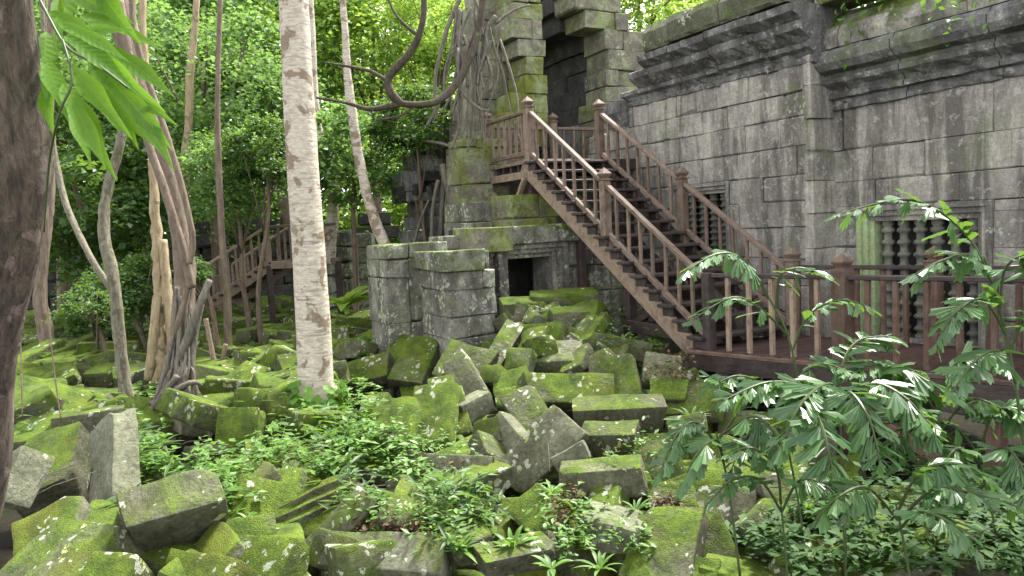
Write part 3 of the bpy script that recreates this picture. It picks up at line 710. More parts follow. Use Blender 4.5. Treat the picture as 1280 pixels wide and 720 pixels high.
# boardwalk
BW = empty('boardwalk', T(-2.5, 1, 0), 'raised dark wooden boardwalk running along the foot of the temple wall', 'boardwalk')
def nb(a): return .02 - a * .28
def fbr(a): return 1.46 - a * .265     # near edge of the deck
a = .15; i = 0
while a > -4.3:
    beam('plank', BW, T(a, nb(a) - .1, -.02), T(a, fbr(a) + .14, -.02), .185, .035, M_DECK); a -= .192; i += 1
segs = [(.2, 0), (-1.8, 0), (-4.4, 0)]
for (a0_, _), (a1_, _) in zip(segs[:-1], segs[1:]):
    beam('fascia', BW, T(a0_, nb(a0_) - .13, -.14), T(a1_ + .01, nb(a1_ + .01) - .13, -.14), .06, .22, M_DKWOOD)
    beam('fascia', BW, T(a0_, nb(a0_) - .145, -.03), T(a1_ + .01, nb(a1_ + .01) - .145, -.03), .05, .05, M_RED)
for a in (-.3, -1.6, -2.9, -4.1):
    beam('cross_beam', BW, T(a, nb(a) - .25, -.33), T(a, fbr(a) + .2, -.33), .12, .16, M_DKWOOD)
    for b in (nb(a) + .05, fbr(a) - .05): beam('support_post', BW, T(a, b, -1.6), T(a, b, -.41), .14, .14, M_DKWOOD if a > -1 else M_RED, up=N)
beam('joist', BW, T(.1, .5, -.2), T(-4.3, 1.7, -.2), .08, .14, M_DKWOOD); beam('joist', BW, T(.1, 1.3, -.2), T(-4.3, 2.4, -.2), .08, .14, M_DKWOOD)
beam('brace', BW, T(-1.7, .45, -.45), T(-2.9, .75, -1.1), .1, .12, M_RED)
for nm, lab, fb, posts in (('railing', 'near railing of the boardwalk with red-brown posts, behind the fishtail leaves', nb, [(-1.55, True), (-4.0, True)]),
                           ('railing', 'far railing of the boardwalk, close against the temple wall', fbr, [(.02, True), (-1.62, True), (-3.3, True)])):
    near = fb is nb
    R_ = empty(nm, T(-1, fb(-1), 0), lab, 'railing', 'railings of the boardwalk')
    prev = (0.0, fb(0)) if near else None
    for a, cap in posts:
        newel(R_, T(a, fb(a), 0), .97, .17 if near else .15, M_RED, cap, .3)
        if prev:
            n_ = max(2, int(round((prev[0] - a) / .27)) - 1)
            rail_run(R_, T(prev[0] - .07, prev[1], 0), T(a + .1, fb(a), 0), .90, n_, M_RED if a > -1 else M_DKWOOD, low=None, bw=.055, rail_h=.05, rail_w=.1, balmat=M_TAN if near and a > -2 else M_RED)
        prev = (a, fb(a))

# ------------------------------------------------------------------ fallen blocks
def block_from_face(A, B, D, tilt, th, label, moss=.62, grey=False, seed=0, rough=.016, dd=0, **kw):
    A, B, D = Vector(A), Vector(B), Vector(D)
    v1, v2 = B - A, D - A
    cx, cy = A.x + (v1.x + v2.x) / 2, A.y + (v1.y + v2.y) / 2
    dep = hit(cx, cy + .15 * abs(v2.y)) + dd; s = dep / FPX
    z2 = tilt * v2.length; 
    if abs(z2) < 1e-3: z2 = 1e-3
    z1 = -v1.dot(v2) / z2; lim = .6 * v1.length
    if abs(z1) > lim: z1 = math.copysign(lim, z1); z2 = -v1.dot(v2) / z1
    th *= .66
    if any(w_ in label for w_ in ('gap', 'sunken', 'hollow left', ' behind', 'shaded')): dd += .22
    else: dd -= .12
    def w3(v, z): return (RIGHT * v.x - UP * v.y + FWD * z) * s
    # view direction at the block so the face is measured across the line of sight
    vd = ray(cx, cy).normalized()
    e1, e2 = w3(v1, z1), w3(v2, z2)
    L, W = e1.length, e2.length
    x = e1.normalized(); y = (e2 - x * e2.dot(x)).normalized(); n_ = x.cross(y)
    if n_.dot(vd) > 0: y = -y; n_ = -n_
    c = P(cx, cy, dep) - n_ * th / 2
    V, F = roughblock(L * 1.15, W * 1.15, th, seed, rough=rough, **kw)
    Mx = Matrix.Translation(c) @ Matrix((x, y, n_)).transposed().to_4x4()
    o = ob('fallen_block', mesh('fallen_block', V, F, M_GREY if grey else M_BLOCK, True), None, Mx)
    o.data.set_sharp_from_angle(angle=math.radians(38))
    o['moss'] = float(moss) + (.08 if grey else 0); tag(o, label, 'stone block', 'fallen sandstone blocks of the collapsed courtyard'); return o
HB = [
((466,472),(490,468),(488,425),.9,.30,'dark green slab leaning left of another beneath the pale pillar',.68),
((491,468),(528,472),(509,423),.9,.28,'broad dark green slab leaning against the foot of the pale corner pier',.68),
((411,484),(482,466),(408,461),1.0,.30,'long low mossy beam just right of the white trunk',.68),
((322,500),(395,490),(328,478),1.2,.30,'bright moss-topped beam just left of the white trunk',.85),
((543,466),(590,480),(567,428),.6,.30,'olive block with yellow edge at the foot of the coursed wall',.55),
((580,502),(606,483),(550,460),.9,.34,'square lichen-blotched block tilted below the coursed wall',.42),
((604,450),(623,458),(632,404),.8,.30,'upright slab with lichen rings below the doorway, left side',.45),
((640,410),(672,405),(645,382),.5,.40,'green block in front of the dark doorway opening',.75),
((668,401),(744,399),(667,373),-.3,.6,'large topmost green block under the staircase',.72),
((655,408),(668,408),(656,380),.1,.4,'narrow green block in the doorway beside the topmost block',.75),
((682,424),(730,406),(700,390),.8,.3,'wedge-shaped bright moss block just under the topmost block',.8),
((686,433),(730,419),(712,406),1.0,.22,'thin yellow-green slab sloping down left under the staircase',.8),
((668,450),(718,446),(676,430),1.5,.3,'flat block crusted with pale lichen below the sloping thin slab',.35),
((645,436),(672,430),(655,414),.8,.3,'small bright green block right of the slab with lichen rings',.82),
((630,462),(656,462),(637,437),.5,.3,'small upright green block left of the lichen-crusted flat block',.75),
((600,477),(620,474),(604,459),.6,.3,'small green block wedged right of the square lichen-blotched block',.72),
((632,414),(668,412),(632,383),-.3,.55,'green block filling the lower part of the doorway opening',.75),
((696,418),(742,415),(696,394),-.3,.5,'dim green block directly beneath the right end of the topmost block',.65),
((652,436),(696,430),(654,408),.5,.35,'green slab leaning below the doorway between two darker blocks',.72),
((620,488),(660,480),(616,467),.8,.35,'pale green block at the middle of the heap, below the small upright one',.7),
((622,506),(664,498),(620,488),1,.3,'low green block with lichen patch near the middle of the heap',.7),
((668,497),(764,502),(665,466),.6,.45,'very large moss-covered block with dark hollow beneath, right of centre',.7),
((740,440),(806,452),(744,418),.1,.4,'long grey-green block with plants on top, beside the stair foot',.5),
((765,500),(795,492),(760,452),.6,.3,'upright green block with brown side right of the very large block',.7),
((805,470),(845,475),(812,443),.9,.3,'olive block strewn with dry leaves at the stair foot',.5),
((812,498),(850,495),(820,477),.8,.3,'rounded green block below the leaf-strewn block by the stair foot',.72),
((832,515),(885,505),(845,485),1,.3,'dim green block under the left end of the boardwalk',.6),
((727,544),(825,541),(726,514),-.35,.5,'wide brown-green block, upper of two stacked right of centre',.5),
((736,573),(790,567),(731,548),-.25,.45,'brown-green block, lower of two stacked right of centre',.5),
((655,610),(722,541),(624,582),.7,.30,'long diagonal slab freckled with lichen in the centre of the heap',.40),
((638,577),(655,549),(606,549),.8,.3,'grey block with yellow lichen spot left of the long diagonal slab',.38),
((592,556),(622,545),(590,531),0,.35,'olive block under the dark brown block in the centre left of the heap',.5),
((652,533),(686,516),(629,501),.9,.35,'block with white lichen crust and dark front above the diagonal slab',.42),
((588,529),(618,515),(581,507),-.2,.4,'dark brown block with bare side below the lichen-blotched square',.2),
((512,557),(560,542),(514,494),.9,.25,'largest bright green tilted slab in the fan of slabs left of centre',.85),
((566,537),(588,531),(552,492),.9,.3,'green slab at the right end of the fan of tilted slabs',.78),
((484,566),(510,560),(487,508),.9,.25,'narrow green slab left of the largest in the fan of slabs',.85),
((445,545),(482,530),(450,520),1,.3,'low green block at the left end of the fan of slabs',.82),
((449,518),(476,512),(452,497),1,.3,'green block among herbs above the left end of the fan',.8),
((533,500),(562,495),(535,476),1,.3,'green block above the fan of tilted slabs',.75),
((450,575),(482,570),(448,545),.3,.35,'round-shouldered dark green block among creepers left of the fan',.6),
((508,606),(600,600),(512,574),.2,.5,'wide stump-like block overgrown with seedlings below the fan',.5),
((565,632),(637,614),(562,608),-.2,.4,'long green block sloping up right below the overgrown block',.62),
((527,624),(561,628),(525,606),-.1,.35,'short green block joined left of the long sloping one',.6),
((385,714),(461,636),(362,698),.6,.3,'long plain olive slab leaning diagonally at bottom left of the heap',.55),
((502,641),(519,630),(482,608),.4,.3,'small tilted block with a reddish edge above the litter-topped block',.5),
((432,668),(552,672),(450,642),2,.35,'broad block topped with dry leaves above the long lichen block',.45),
((409,703),(543,702),(414,672),1.0,.35,'long pale block with white lichen spots at the bottom edge',.35),
((567,662),(597,662),(567,637),-.2,.4,'small dark green block behind the fern at bottom centre',.55),
((572,706),(612,700),(572,680),-.2,.4,'dark green block under the fern at bottom centre',.55),
((614,720),(690,716),(615,696),-.2,.4,'low dark block under creepers at the bottom edge right of centre',.5),
((668,668),(705,642),(636,640),.9,.35,'bright green block with brown underside below the diagonal slab',.72),
((708,629),(800,616),(702,597),-.2,.4,'long green block with a round lichen patch right of centre',.58),
((722,680),(790,690),(724,652),-.2,.5,'smooth dark grey boulder-like block low right of centre',.25),
((727,642),(757,632),(745,617),1,.3,'green wedge above the smooth dark grey block',.75),
((775,722),(838,718),(816,652),.8,.3,'large plain olive slab leaning at the bottom right of the heap',.5),
((815,637),(868,630),(812,610),1,.3,'olive block with dry twigs above the large plain slab',.55),
((880,717),(920,700),(863,660),.8,.4,'brown-green slab right of the large plain slab at bottom',.5),
((800,602),(850,590),(795,557),.7,.4,'rounded mossy block behind hanging fishtail leaves',.65),
((843,722),(885,722),(855,700),1,.3,'small bright green block at the bottom edge under the slab',.85),
((700,592),(735,572),(690,574),.2,.4,'bare grey block in the gap right of the diagonal slab',.25),
((880,597),(985,592),(895,566),1.6,.3,'flat rounded slab with pale lichen under the fishtail leaves',.5),
((965,655),(1012,648),(955,602),.6,.4,'olive block standing below the flat rounded slab',.5),
((875,580),(905,575),(878,547),.5,.35,'bright green block left of the flat rounded slab',.75),
((873,652),(925,645),(880,614),0,.4,'dark shaded block below the flat rounded slab',.4),
((40,606),(98,588),(14,557),1.3,.5,'mossy block with a small round hole at far left',.55),
((122,660),(167,618),(84,560),.35,.32,'tall bare grey-green slab standing right of the block with the hole',.28),
((177,716),(258,694),(196,648),-.5,.5,'largest foreground block, three faces showing, bottom left',.5),
((35,690),(98,662),(12,656),.9,.4,'yellow-green block under the tall grey slab at left edge',.62),
((-4,724),(106,722),(30,668),1.0,.5,'cracked block at the bottom left corner',.5),
((103,730),(158,730),(108,700),1,.4,'small green block beside the cracked corner block',.8),
((188,732),(282,730),(200,699),.8,.4,'bright moss-coated block at the bottom edge below the largest',.9),
((277,728),(348,726),(290,680),.7,.4,'bright green block with a white spot at the bottom edge',.85),
((285,690),(342,692),(272,652),.5,.4,'green block with herbs just right of the largest foreground block',.7),
((272,577),(320,574),(270,516),.4,.3,'upright vivid green block standing among herbs at left centre',.95),
((262,593),(316,590),(270,577),2,.25,'low vivid green slab at the foot of the upright green block',.95),
((222,577),(275,563),(224,563),.5,.2,'thin slab with bare edge left of the upright green block',.5),
((352,622),(376,612),(344,597),1,.25,'small bright green edge of a block among creepers',.9),
((10,548),(75,540),(15,525),2.5,.22,'flat yellow-green slab behind the block with the hole',.75),
((75,537),(132,531),(80,516),2,.22,'flat mossy slab right of the flat yellow-green one at left',.65),
((58,522),(130,510),(62,504),1,.22,'thin bare grey slab behind the flat mossy ones at left',.25),
((150,568),(174,566),(150,548),0,.4,'dim grey block right of the tall grey slab top',.3),
((-6,622),(16,612),(-4,575),.3,.4,'grey block half hidden behind the dark trunk',.3),
((20,518),(72,513),(22,486),-.2,.4,'large square mossy terrace block right of the dark trunk',.6),
((75,494),(95,491),(75,475),-.2,.4,'square mossy terrace block with a sharp corner left of the slim trunk',.6),
((88,507),(120,503),(90,492),1,.3,'yellow moss-topped rock left of the slim mottled trunk',.85),
((168,535),(215,528),(172,510),1.5,.35,'herb-covered hump of stone left of the root tangle',.75),
((330,600),(352,640),(315,600),.5,.3,'dark block under creepers left of the carved beam',.5),
((240,640),(280,650),(235,612),1,.3,'low block under herbs behind the largest foreground block',.6),
((610,560),(640,575),(600,540),.5,.3,'sunken block in the hollow left of the diagonal slab',.4),
((560,600),(600,604),(566,575),.8,.3,'block behind the overgrown stump-like block',.5),
((690,690),(722,700),(686,662),.3,.4,'shaded green block left of the smooth dark grey one',.5),
((700,462),(722,452),(712,440),.8,.25,'thin dark wedge between the lichen-crusted flat block and the very large one',.5),
((735,470),(757,462),(738,446),.6,.3,'small dim block behind the upright block with brown side',.5),
((840,555),(880,548),(838,525),.5,.35,'green block in shade below the boardwalk end',.6),
((900,540),(940,540),(905,515),.6,.35,'dim mossy block under the boardwalk fascia',.5),
]
for i, h in enumerate(HB):
    kw = {}
    if 'boulder' in h[5]: kw = dict(r=.08, chip=4, rough=.03)
    elif 'rounded' in h[5] or 'round-' in h[5] or 'rock' in h[5] or 'hump' in h[5]: kw = dict(r=.07, chip=3, rough=.03)
    block_from_face(*h[:6], moss=h[6], seed=i + 1, grey=h[6] < .4, **kw)
carved = block_from_face((338,668),(440,628),(316,640),.75,.28,'carved moulding stone with parallel grooves among creepers at bottom left',.6,seed=500,groove=1,cuts=13)

# filler blocks: lower in the heap, seen in the gaps, and the terraced / far rubble
def loose(x, y, z, size, yaw, tx, ty, label, seed, moss, variants=[]):
    if len(variants) < 24:
        k = len(variants); V, F = roughblock(random.uniform(.55, 1.0), random.uniform(.38, .55), random.uniform(.26, .38), 1000 + k, cuts=3, rough=.02, r=.025)
        me = mesh('fallen_block', V, F, M_BLOCK, True); me.set_sharp_from_angle(angle=math.radians(38)); variants.append(me)
    me = variants[seed % len(variants)] if seed >= 24 else variants[-1]
    Mx = Matrix.Translation((x, y, z)) @ Matrix.Rotation(yaw, 4, 'Z') @ Matrix.Rotation(tx, 4, 'X') @ Matrix.Rotation(ty, 4, 'Y') @ Matrix.Diagonal((size, size, size, 1))
    o = ob('fallen_block', me, None, Mx); o['moss'] = moss; return tag(o, label, 'stone block', 'fallen sandstone blocks of the collapsed courtyard')
rr = random.Random(3); cnt = 0
LM = [('doorway',655,370),('foot of the white trunk',402,515),('long diagonal slab',672,575),('very large mossy block',715,480),('stair foot',870,440),('fan of tilted slabs',535,530),('overgrown stump-like block',555,590),
 ('long pale lichen block',475,690),('leaf-topped block',490,655),('block with the round lichen patch',755,610),('dark boulder-like block',758,670),('large plain olive slab',820,690),('flat rounded slab',935,580),('tall grey slab',125,600),
 ('block with the hole',55,580),('largest foreground block',200,660),('vivid upright block',295,545),('carved grooved beam',380,640),('root tangle',215,500),('slim mottled trunk',155,500),('golden trunk',200,450),('short brown trunk',60,440),
 ('far staircase',310,380),('long beam beside the white trunk',445,470),('pale stakes',268,440),('dark sapling trunk',286,455),('pale corner pier',540,440),('two stacked brown-green blocks',775,545),('stump of the fishtail palm',1055,640),('far end of the boardwalk fascia',1150,500),
 ('longer liana',72,500),('square terrace block',47,500),('drooping palm stem',910,640),('distant ruined stack',430,400),('lichen-blotched square block',595,470)]
USED = {}
def where(x, y, size, moss):
    c = sorted(LM, key=lambda l: (l[1] - x) ** 2 + (l[2] - y) ** 2)
    for l in c[:3]:
        dx, dy = x - l[1], y - l[2]
        if abs(dx) > abs(dy): d = 'left of' if dx < 0 else 'right of'
        else: d = 'above' if dy < 0 else 'below'
        far = 'just' if math.hypot(dx, dy) < 26 else 'a little'  if math.hypot(dx, dy) < 60 else 'well'
        a_ = 'small' if size < .86 else 'middling' if size < 1.0 else 'large'
        b_ = 'partly bare' if moss < .58 else 'mossy' if moss < .72 else 'thickly mossed'
        q = '%s %s block, %s %s the %s' % (a_, b_, far, d, l[0])
        if q not in USED: USED[q] = 1; return q
    return None
def region(x0, x1, y0, y1, n, label, size=(.8, 1.2), sink=.18, tilt=.5, moss=(.45, .8), row=False):
    global cnt
    for _ in range(n):
        x, y = rr.uniform(x0, x1), rr.uniform(y0, y1); t = hit(x, y)
        if t > 40: continue
        p = CAM + ray(x, y) * t
        yaw = (TH + rr.gauss(0, .25)) if row else rr.uniform(0, 6.28)
        s_, m_ = rr.uniform(*size), rr.uniform(*moss)
        loose(p.x, p.y, tz(p.x, p.y) - sink + rr.uniform(-.05, .08), s_, yaw, rr.gauss(0, tilt), rr.gauss(0, tilt), where(x, y, s_, m_) or label, cnt, m_); cnt += 1
region(500, 880, 400, 715, 62, 'shadowed mossy block deep in the gaps of the central heap', sink=.58, tilt=.5)
region(520, 880, 410, 640, 38, 'mossy block wedged between the larger blocks of the central heap', (.8, 1.15), sink=.42, tilt=.6)
region(625, 760, 384, 440, 12, 'mossy block piled before the doorway', (.7, .95), sink=.12, tilt=.4)
region(880, 1270, 500, 715, 22, 'dim mossy block in the shade below the boardwalk and fishtail leaves', sink=.25)
region(150, 480, 540, 710, 28, 'half-buried mossy block among herbs left of the central heap', sink=.2, tilt=.3)
region(20, 250, 412, 530, 44, 'low moss-covered block in the terraced rubble behind the dark trunk', (.85, 1.3), .0, .24, (.5, .85), True)
region(240, 400, 392, 530, 40, 'mossy block in the far rubble between root tangle and white trunk', (.85, 1.2), .0, .25, (.55, .9), True)
region(405, 470, 385, 450, 10, 'mossy block in the far rubble right of the white trunk', (.8, 1.1), .0, .2, (.5, .9), True)
# the rubble carpet beyond: too many and too small to pick apart
parts = []
for i in range(800):
    x, y = rr.uniform(-15, -.5), rr.uniform(13, 26)
    c = chamfer(rr.uniform(.45, 1.0), rr.uniform(.3, .5), rr.uniform(.2, .35), .02)
    Mx = Matrix.Translation((x, y, tz(x, y) + .02 + rr.uniform(-.15, .22))) @ Matrix.Rotation(TH + rr.gauss(0, .5), 4, 'Z') @ Matrix.Rotation(rr.gauss(0, .2), 4, 'X') @ Matrix.Rotation(rr.gauss(0, .2), 4, 'Y')
    parts.append(([Mx @ Vector(v) for v in c[0]], c[1]))
V, F = merge(parts); o = ob('far_rubble', mesh('far_rubble', V, F, M_BLOCK)); o['moss'] = .72; tag(o, 'carpet of small moss-covered rubble in the far courtyard', 'rubble', kind='stuff')

# ------------------------------------------------------------------ far enclosure wall and far stair
FWL = empty('far_wall', (-8, 24, -.5), 'low dark ruined wall across the far side of the courtyard', 'wall')
for r in range(7):
    x = -17 + rr.uniform(-.5, 0)
    while x < -4.2:
        l = rr.uniform(.8, 1.5); z0 = -.7 + r * .42
        if r < 5 or rr.random() < .6 - .2 * (r - 5):
            V, F = chamfer(l - .03, .8, .40, .03, .02); o = ob('stone_block', mesh('stone_block', V, F, M_DARK), FWL, Matrix.Translation((x + l / 2, 24.5 + rr.uniform(-.12, .1) + (x + 8) * .12, z0 + .2)) @ Matrix.Rotation(.12, 4, 'Z')); o['moss'] = .55 if r > 3 else .35
        x += l
FR = empty('far_ruin', (-5.2, 21, -.5), 'distant ruined block stack with vines just right of the white trunk', 'ruin')
for r in range(6):
    for c_ in range(3):
        V, F = chamfer(.8, .8, .4, .03, .03); o = ob('stone_block', mesh('stone_block', V, F, M_LOW), FR, Matrix.Translation(P(402 + 26 * c_, 395, 20 + .6 * c_) * 1) @ Matrix.Translation((0, 0, r * .41 + rr.uniform(-.02, .02)))); o['moss'] = .5
FS = empty('far_staircase', P(310, 395, 17), 'small distant wooden staircase and landing seen past the white trunk, left side', 'staircase')
fsA, fsB = P(258, 384, 16.5), P(336, 332, 17.0); fN = Vector((.35, .94, 0)).normalized() * .9
for s in (Vector(), fN):
    beam('stringer', FS, fsA + s, fsB + s, .08, .24, M_TAN)
    beam('handrail', FS, fsA + s + Z * .85, fsB + s + Z * .85, .08, .06, M_TAN)
    for i in range(9):
        q = fsA.lerp(fsB, i / 8) + s; beam('baluster', FS, q, q + Z * .85, .05, .05, M_TAN, up=N)
for i in range(9): q = fsA.lerp(fsB, (i + .5) / 9) + Z * .1; beam('tread', FS, q, q + fN, .25, .05, M_DKWOOD)
l1 = fsB + Vector((1.0, .1, 0))
for s in (Vector(), fN): beam('handrail', FS, fsB + s + Z * .85, l1 + s + Z * .85, .08, .06, M_WOOD); beam('fascia', FS, fsB + s, l1 + s, .1, .16, M_TAN)
for i in range(5):
    q = fsB.lerp(l1, i / 4); beam('baluster', FS, q, q + Z * (.85 if i % 4 else 1.0), .05 if i % 4 else .12, .05 if i % 4 else .12, M_WOOD, up=N)
for q in (fsB, l1, fsB + fN, l1 + fN): beam('support_post', FS, q - Z * 1.7, q, .13, .13, M_DKWOOD, up=N)

# ------------------------------------------------------------------ trees
def trunk_px(name, label, pts, mat, roots=0, parent=None, cat='tree', part='trunk', seg=12, jit=.25, group=None, k=6):
    """pts: (x, y, depth, radius_px)"""
    W_ = [P(x, y, d) for x, y, d, r in pts]; R_ = [r * d / FPX for x, y, d, r in pts]
    if parent is None: parent = empty(name, W_[0] if W_[0].z < W_[-1].z else W_[-1], label, cat, group)
    O, R2 = smoothpts(W_, R_, k); V, F = tube(O, R2, seg, jit, len(WM)); o = ob(part, mesh(part, V, F, mat, True), parent)
    fix(o, parent); return parent
def fix(o, parent):
    o.matrix_basis = WM[parent.name].inverted(); WM[o.name] = Matrix.Identity(4)
def branch_px(parent, pts, mat, part='branch', seg=8, jit=.2):
    return trunk_px(None, None, pts, mat, parent=parent, part=part, seg=seg, jit=jit)
# foreground dark trunk at the left edge
t = trunk_px('dark_tree', 'thick dark flaking trunk rising at the left edge', [(-72,640,3.1,66),(-66,560,3.0,68),(-58,480,2.95,68),(-46,400,2.9,70),(-30,300,2.85,73),(-22,200,2.8,72),(-24,100,2.8,69),(-36,0,2.75,69),(-44,-160,2.7,69)], M_DKBARK, seg=40, jit=.3, k=14)
# white trunk
t = trunk_px('pale_tree', 'smooth whitish trunk with brown patches rising through the picture', [(402,560,9.1,30),(400,525,9.1,25),(396,490,9.1,22),(391,400,9.1,21),(385,300,9.1,20),(378,200,9.1,19.5),(372,100,9.1,18.5),(367,0,9.1,18.5),(360,-120,9.1,18)], M_PALE, seg=20, jit=.05)
# leaning bundle with root tangle
t = trunk_px('leaning_tree', 'leaning brown trunk wrapped in vines above a tangle of dark roots', [(218,520,10.2,13),(222,470,10.3,12),(228,400,10.4,12),(232,330,10.5,12.5),(218,250,10.6,11.5),(195,170,10.7,11),(165,80,10.8,13),(150,0,10.9,16),(140,-80,11,17)], M_BRBARK, seg=14, jit=.5)
for pts in ([(240,360,10.2,6),(228,310,10.2,5.5),(205,235,10.2,5.5),(180,160,10.3,5),(160,60,10.4,5),(150,0,10.5,5)], [(236,330,10.1,4),(240,290,10.1,4),(215,190,10.1,4),(185,100,10.2,4),(168,40,10.2,4),(165,-20,10.3,4)],
            [(196,515,10,6),(215,470,10,6),(236,420,10,6),(250,380,10,5),(262,350,10.1,4)], [(228,525,9.9,6),(226,500,9.8,6),(218,480,9.9,6)], [(190,505,9.9,4),(215,490,9.8,4),(240,478,9.8,3),(252,482,9.9,2)],
            [(205,520,10,7),(212,480,10,7),(218,440,10.1,8)], [(234,360,10.2,4),(224,400,10.1,4),(214,440,10.1,5),(204,480,10,5),(200,520,9.9,5)], [(246,500,10,4),(240,460,10,4),(244,420,10.1,4),(252,380,10.2,3.5)], [(186,520,9.9,4),(200,498,9.8,4),(222,470,9.8,4)]):
    branch_px(t, pts, M_ROOT if pts[0][1] > 370 else M_BRBARK, 'root' if pts[0][1] > 370 else 'vine_stem')
leaning = t
rs0 = random.Random(4)
for i in range(16):
    x0 = rs0.uniform(182, 256); x1 = 226 + rs0.uniform(-9, 12); y1 = rs0.uniform(400, 450); r0 = rs0.uniform(1.4, 4)
    branch_px(t, [(x0, 532, 9.9, r0 * 1.5), (x0 * .6 + x1 * .4 + rs0.uniform(-6, 6), 498, 9.85, r0), (x0 * .25 + x1 * .75 + rs0.uniform(-5, 5), 465, 9.9, r0), (x1, y1, 10.1, r0 * .8), (x1 + rs0.uniform(-4, 8), y1 - 50, 10.2, r0 * .5)], M_ROOT, 'root', 6)
t = trunk_px('golden_tree', 'pale golden fluted trunk behind the root tangle', [(198,478,12,11),(200,440,12,9.5),(200,400,12.1,8.5),(199,350,12.2,7.5),(196,300,12.3,6.5),(192,230,12.4,5),(188,150,12.5,4.5),(180,60,12.6,4),(176,-60,12.7,5)], M_GOLD, seg=12, jit=.6)
branch_px(t, [(220,470,12,8),(214,410,12,7),(208,350,12.1,6),(204,300,12.2,5)], M_GOLD, 'root'); branch_px(t, [(186,475,11.9,6),(192,420,11.9,6),(196,370,12,5)], M_GOLD, 'root')
t = trunk_px('slim_tree', 'slim mottled trunk standing left of the golden trunk', [(160,512,10.8,9),(156,480,10.8,7.5),(149,420,10.8,7),(142,350,10.8,7),(130,290,10.9,7),(134,240,11,6),(150,180,11.1,6),(156,120,11.2,5),(150,20,11.3,5),(148,-60,11.4,4)], M_MOT)
branch_px(t, [(146,370,10.9,5),(118,330,11,4),(95,285,11.2,4),(78,240,11.4,4),(62,150,11.6,3.5),(55,40,11.8,3),(50,-60,12,4)], M_MOT)
for args in (('slender_tree','short brown trunk just right of the dark foreground trunk',[(60,450,14,10),(58,420,14,9),(50,370,14,8),(56,300,14.1,7),(62,240,14.2,6),(60,150,14.3,6),(66,0,14.5,5),(70,-80,14.6,4)],M_BRBARK),
             ('slender_tree','thin dark sapling trunk left of the far staircase',[(288,468,14,6),(285,430,14,5),(284,370,14,4.5),(278,300,14,4),(273,200,14,4),(272,120,14,3),(275,0,14,3),(275,-60,14,2)],M_BRBARK),
             ('slender_tree','pale mottled trunk deep in the foliage left of the white trunk',[(232,250,17,5),(232,200,17,5),(236,150,17,5),(238,90,17,5),(244,30,17,4),(246,-20,17,4)],M_GOLD),
             ('pale_tree','pale leaning trunk right of the white trunk, further one with roots',[(410,330,18,9),(414,290,18,8),(416,250,18,7),(405,190,18,6.5),(396,150,18,5),(390,60,18,5),(385,-60,18,4)],M_PALE),
             ('pale_tree','pale mottled trunk leaning beside the collapsed gallery',[(484,312,15,8),(470,280,15,7),(458,240,15,6.5),(447,190,15,6),(440,140,15,6),(434,90,15,5),(430,20,15,4),(420,-80,15,4)],M_PALE)):
    t = trunk_px(*args, group='slim trunks in the background')
for x0, y0, x1, y1, lab in ((268,455,257,398,'pale leaning stake left of the far staircase, left one'),(272,478,282,430,'short pale stake left of the far staircase, right one')):
    trunk_px('stake', lab, [(x0,y0,13,3.2),((x0+x1)/2,(y0+y1)/2,13,3),(x1,y1,13,2.8)], M_TAN, cat='stake', group='pale stakes')
# big dark limb growing from the tower
BT = trunk_px('clinging_tree', 'dark twisting limb and pale roots growing over the mossy tower', [(606,-40,13.6,4.5),(600,30,13.6,4.5),(584,80,13.4,4.5),(566,110,13.2,4.5),(545,127,13,4.4),(520,131,12.9,4.4),(500,129,12.8,4.2)], M_LIMB, part='limb')
for pts in ([(500,129,12.8,6),(488,115,12.7,5.5),(486,98,12.7,5),(500,80,12.6,5),(515,62,12.6,4.5),(525,40,12.5,4),(530,10,12.5,4),(528,-30,12.5,4)], [(502,130,12.8,4),(480,134,12.7,3.5),(460,136,12.6,3),(430,128,12.6,2),(395,122,12.6,1.3)],
            [(488,104,12.7,3),(465,90,12.7,2.3),(440,84,12.7,2),(405,78,12.7,1)], [(522,44,12.5,2.5),(505,30,12.5,2),(490,10,12.5,1.5),(480,-20,12.5,1.2)], [(520,131,12.9,2),(500,145,12.8,1.5),(470,150,12.8,1)]):
    branch_px(BT, pts, M_LIMB)
rs = random.Random(12)
for i in range(26):
    x = rs.uniform(566, 632); y = rs.uniform(-20, 60); pts = []
    n_ = rs.randint(4, 6); drift = rs.uniform(-9, 6); r0 = rs.choice((1.2, 1.5, 2, 2.8))
    for j in range(n_): pts.append((x, y, 13.75 - .04 * j, r0 * (1 - .08 * j))); x += drift + rs.uniform(-9, 9); y += rs.uniform(18, 40)
    branch_px(BT, pts, M_ROOT, 'root', 6)
for pts in ([(556,215,15.4,4),(552,260,15.4,3.5),(550,312,15.4,3.5)], [(548,225,15.3,3),(541,262,15.3,2.6),(540,312,15.3,3)], [(553,206,15,4),(560,232,14.9,5),(568,262,14.8,5)], [(536,250,15.6,1.5),(524,280,15.6,1.5),(516,312,15.6,2)],
            [(566,170,14.6,2),(590,180,14.4,1.5),(604,196,14.3,1)], [(572,60,13.6,2),(576,110,13.5,2),(598,135,13.4,2),(612,138,13.4,1)], [(620,30,13.7,1.8),(640,14,13.7,1.5),(662,6,13.8,1)], [(530,176,15.5,2),(560,182,15,2),(575,195,14.6,2),(583,210,14.5,1.5)]):
    branch_px(BT, pts, M_ROOT, 'root', 6)
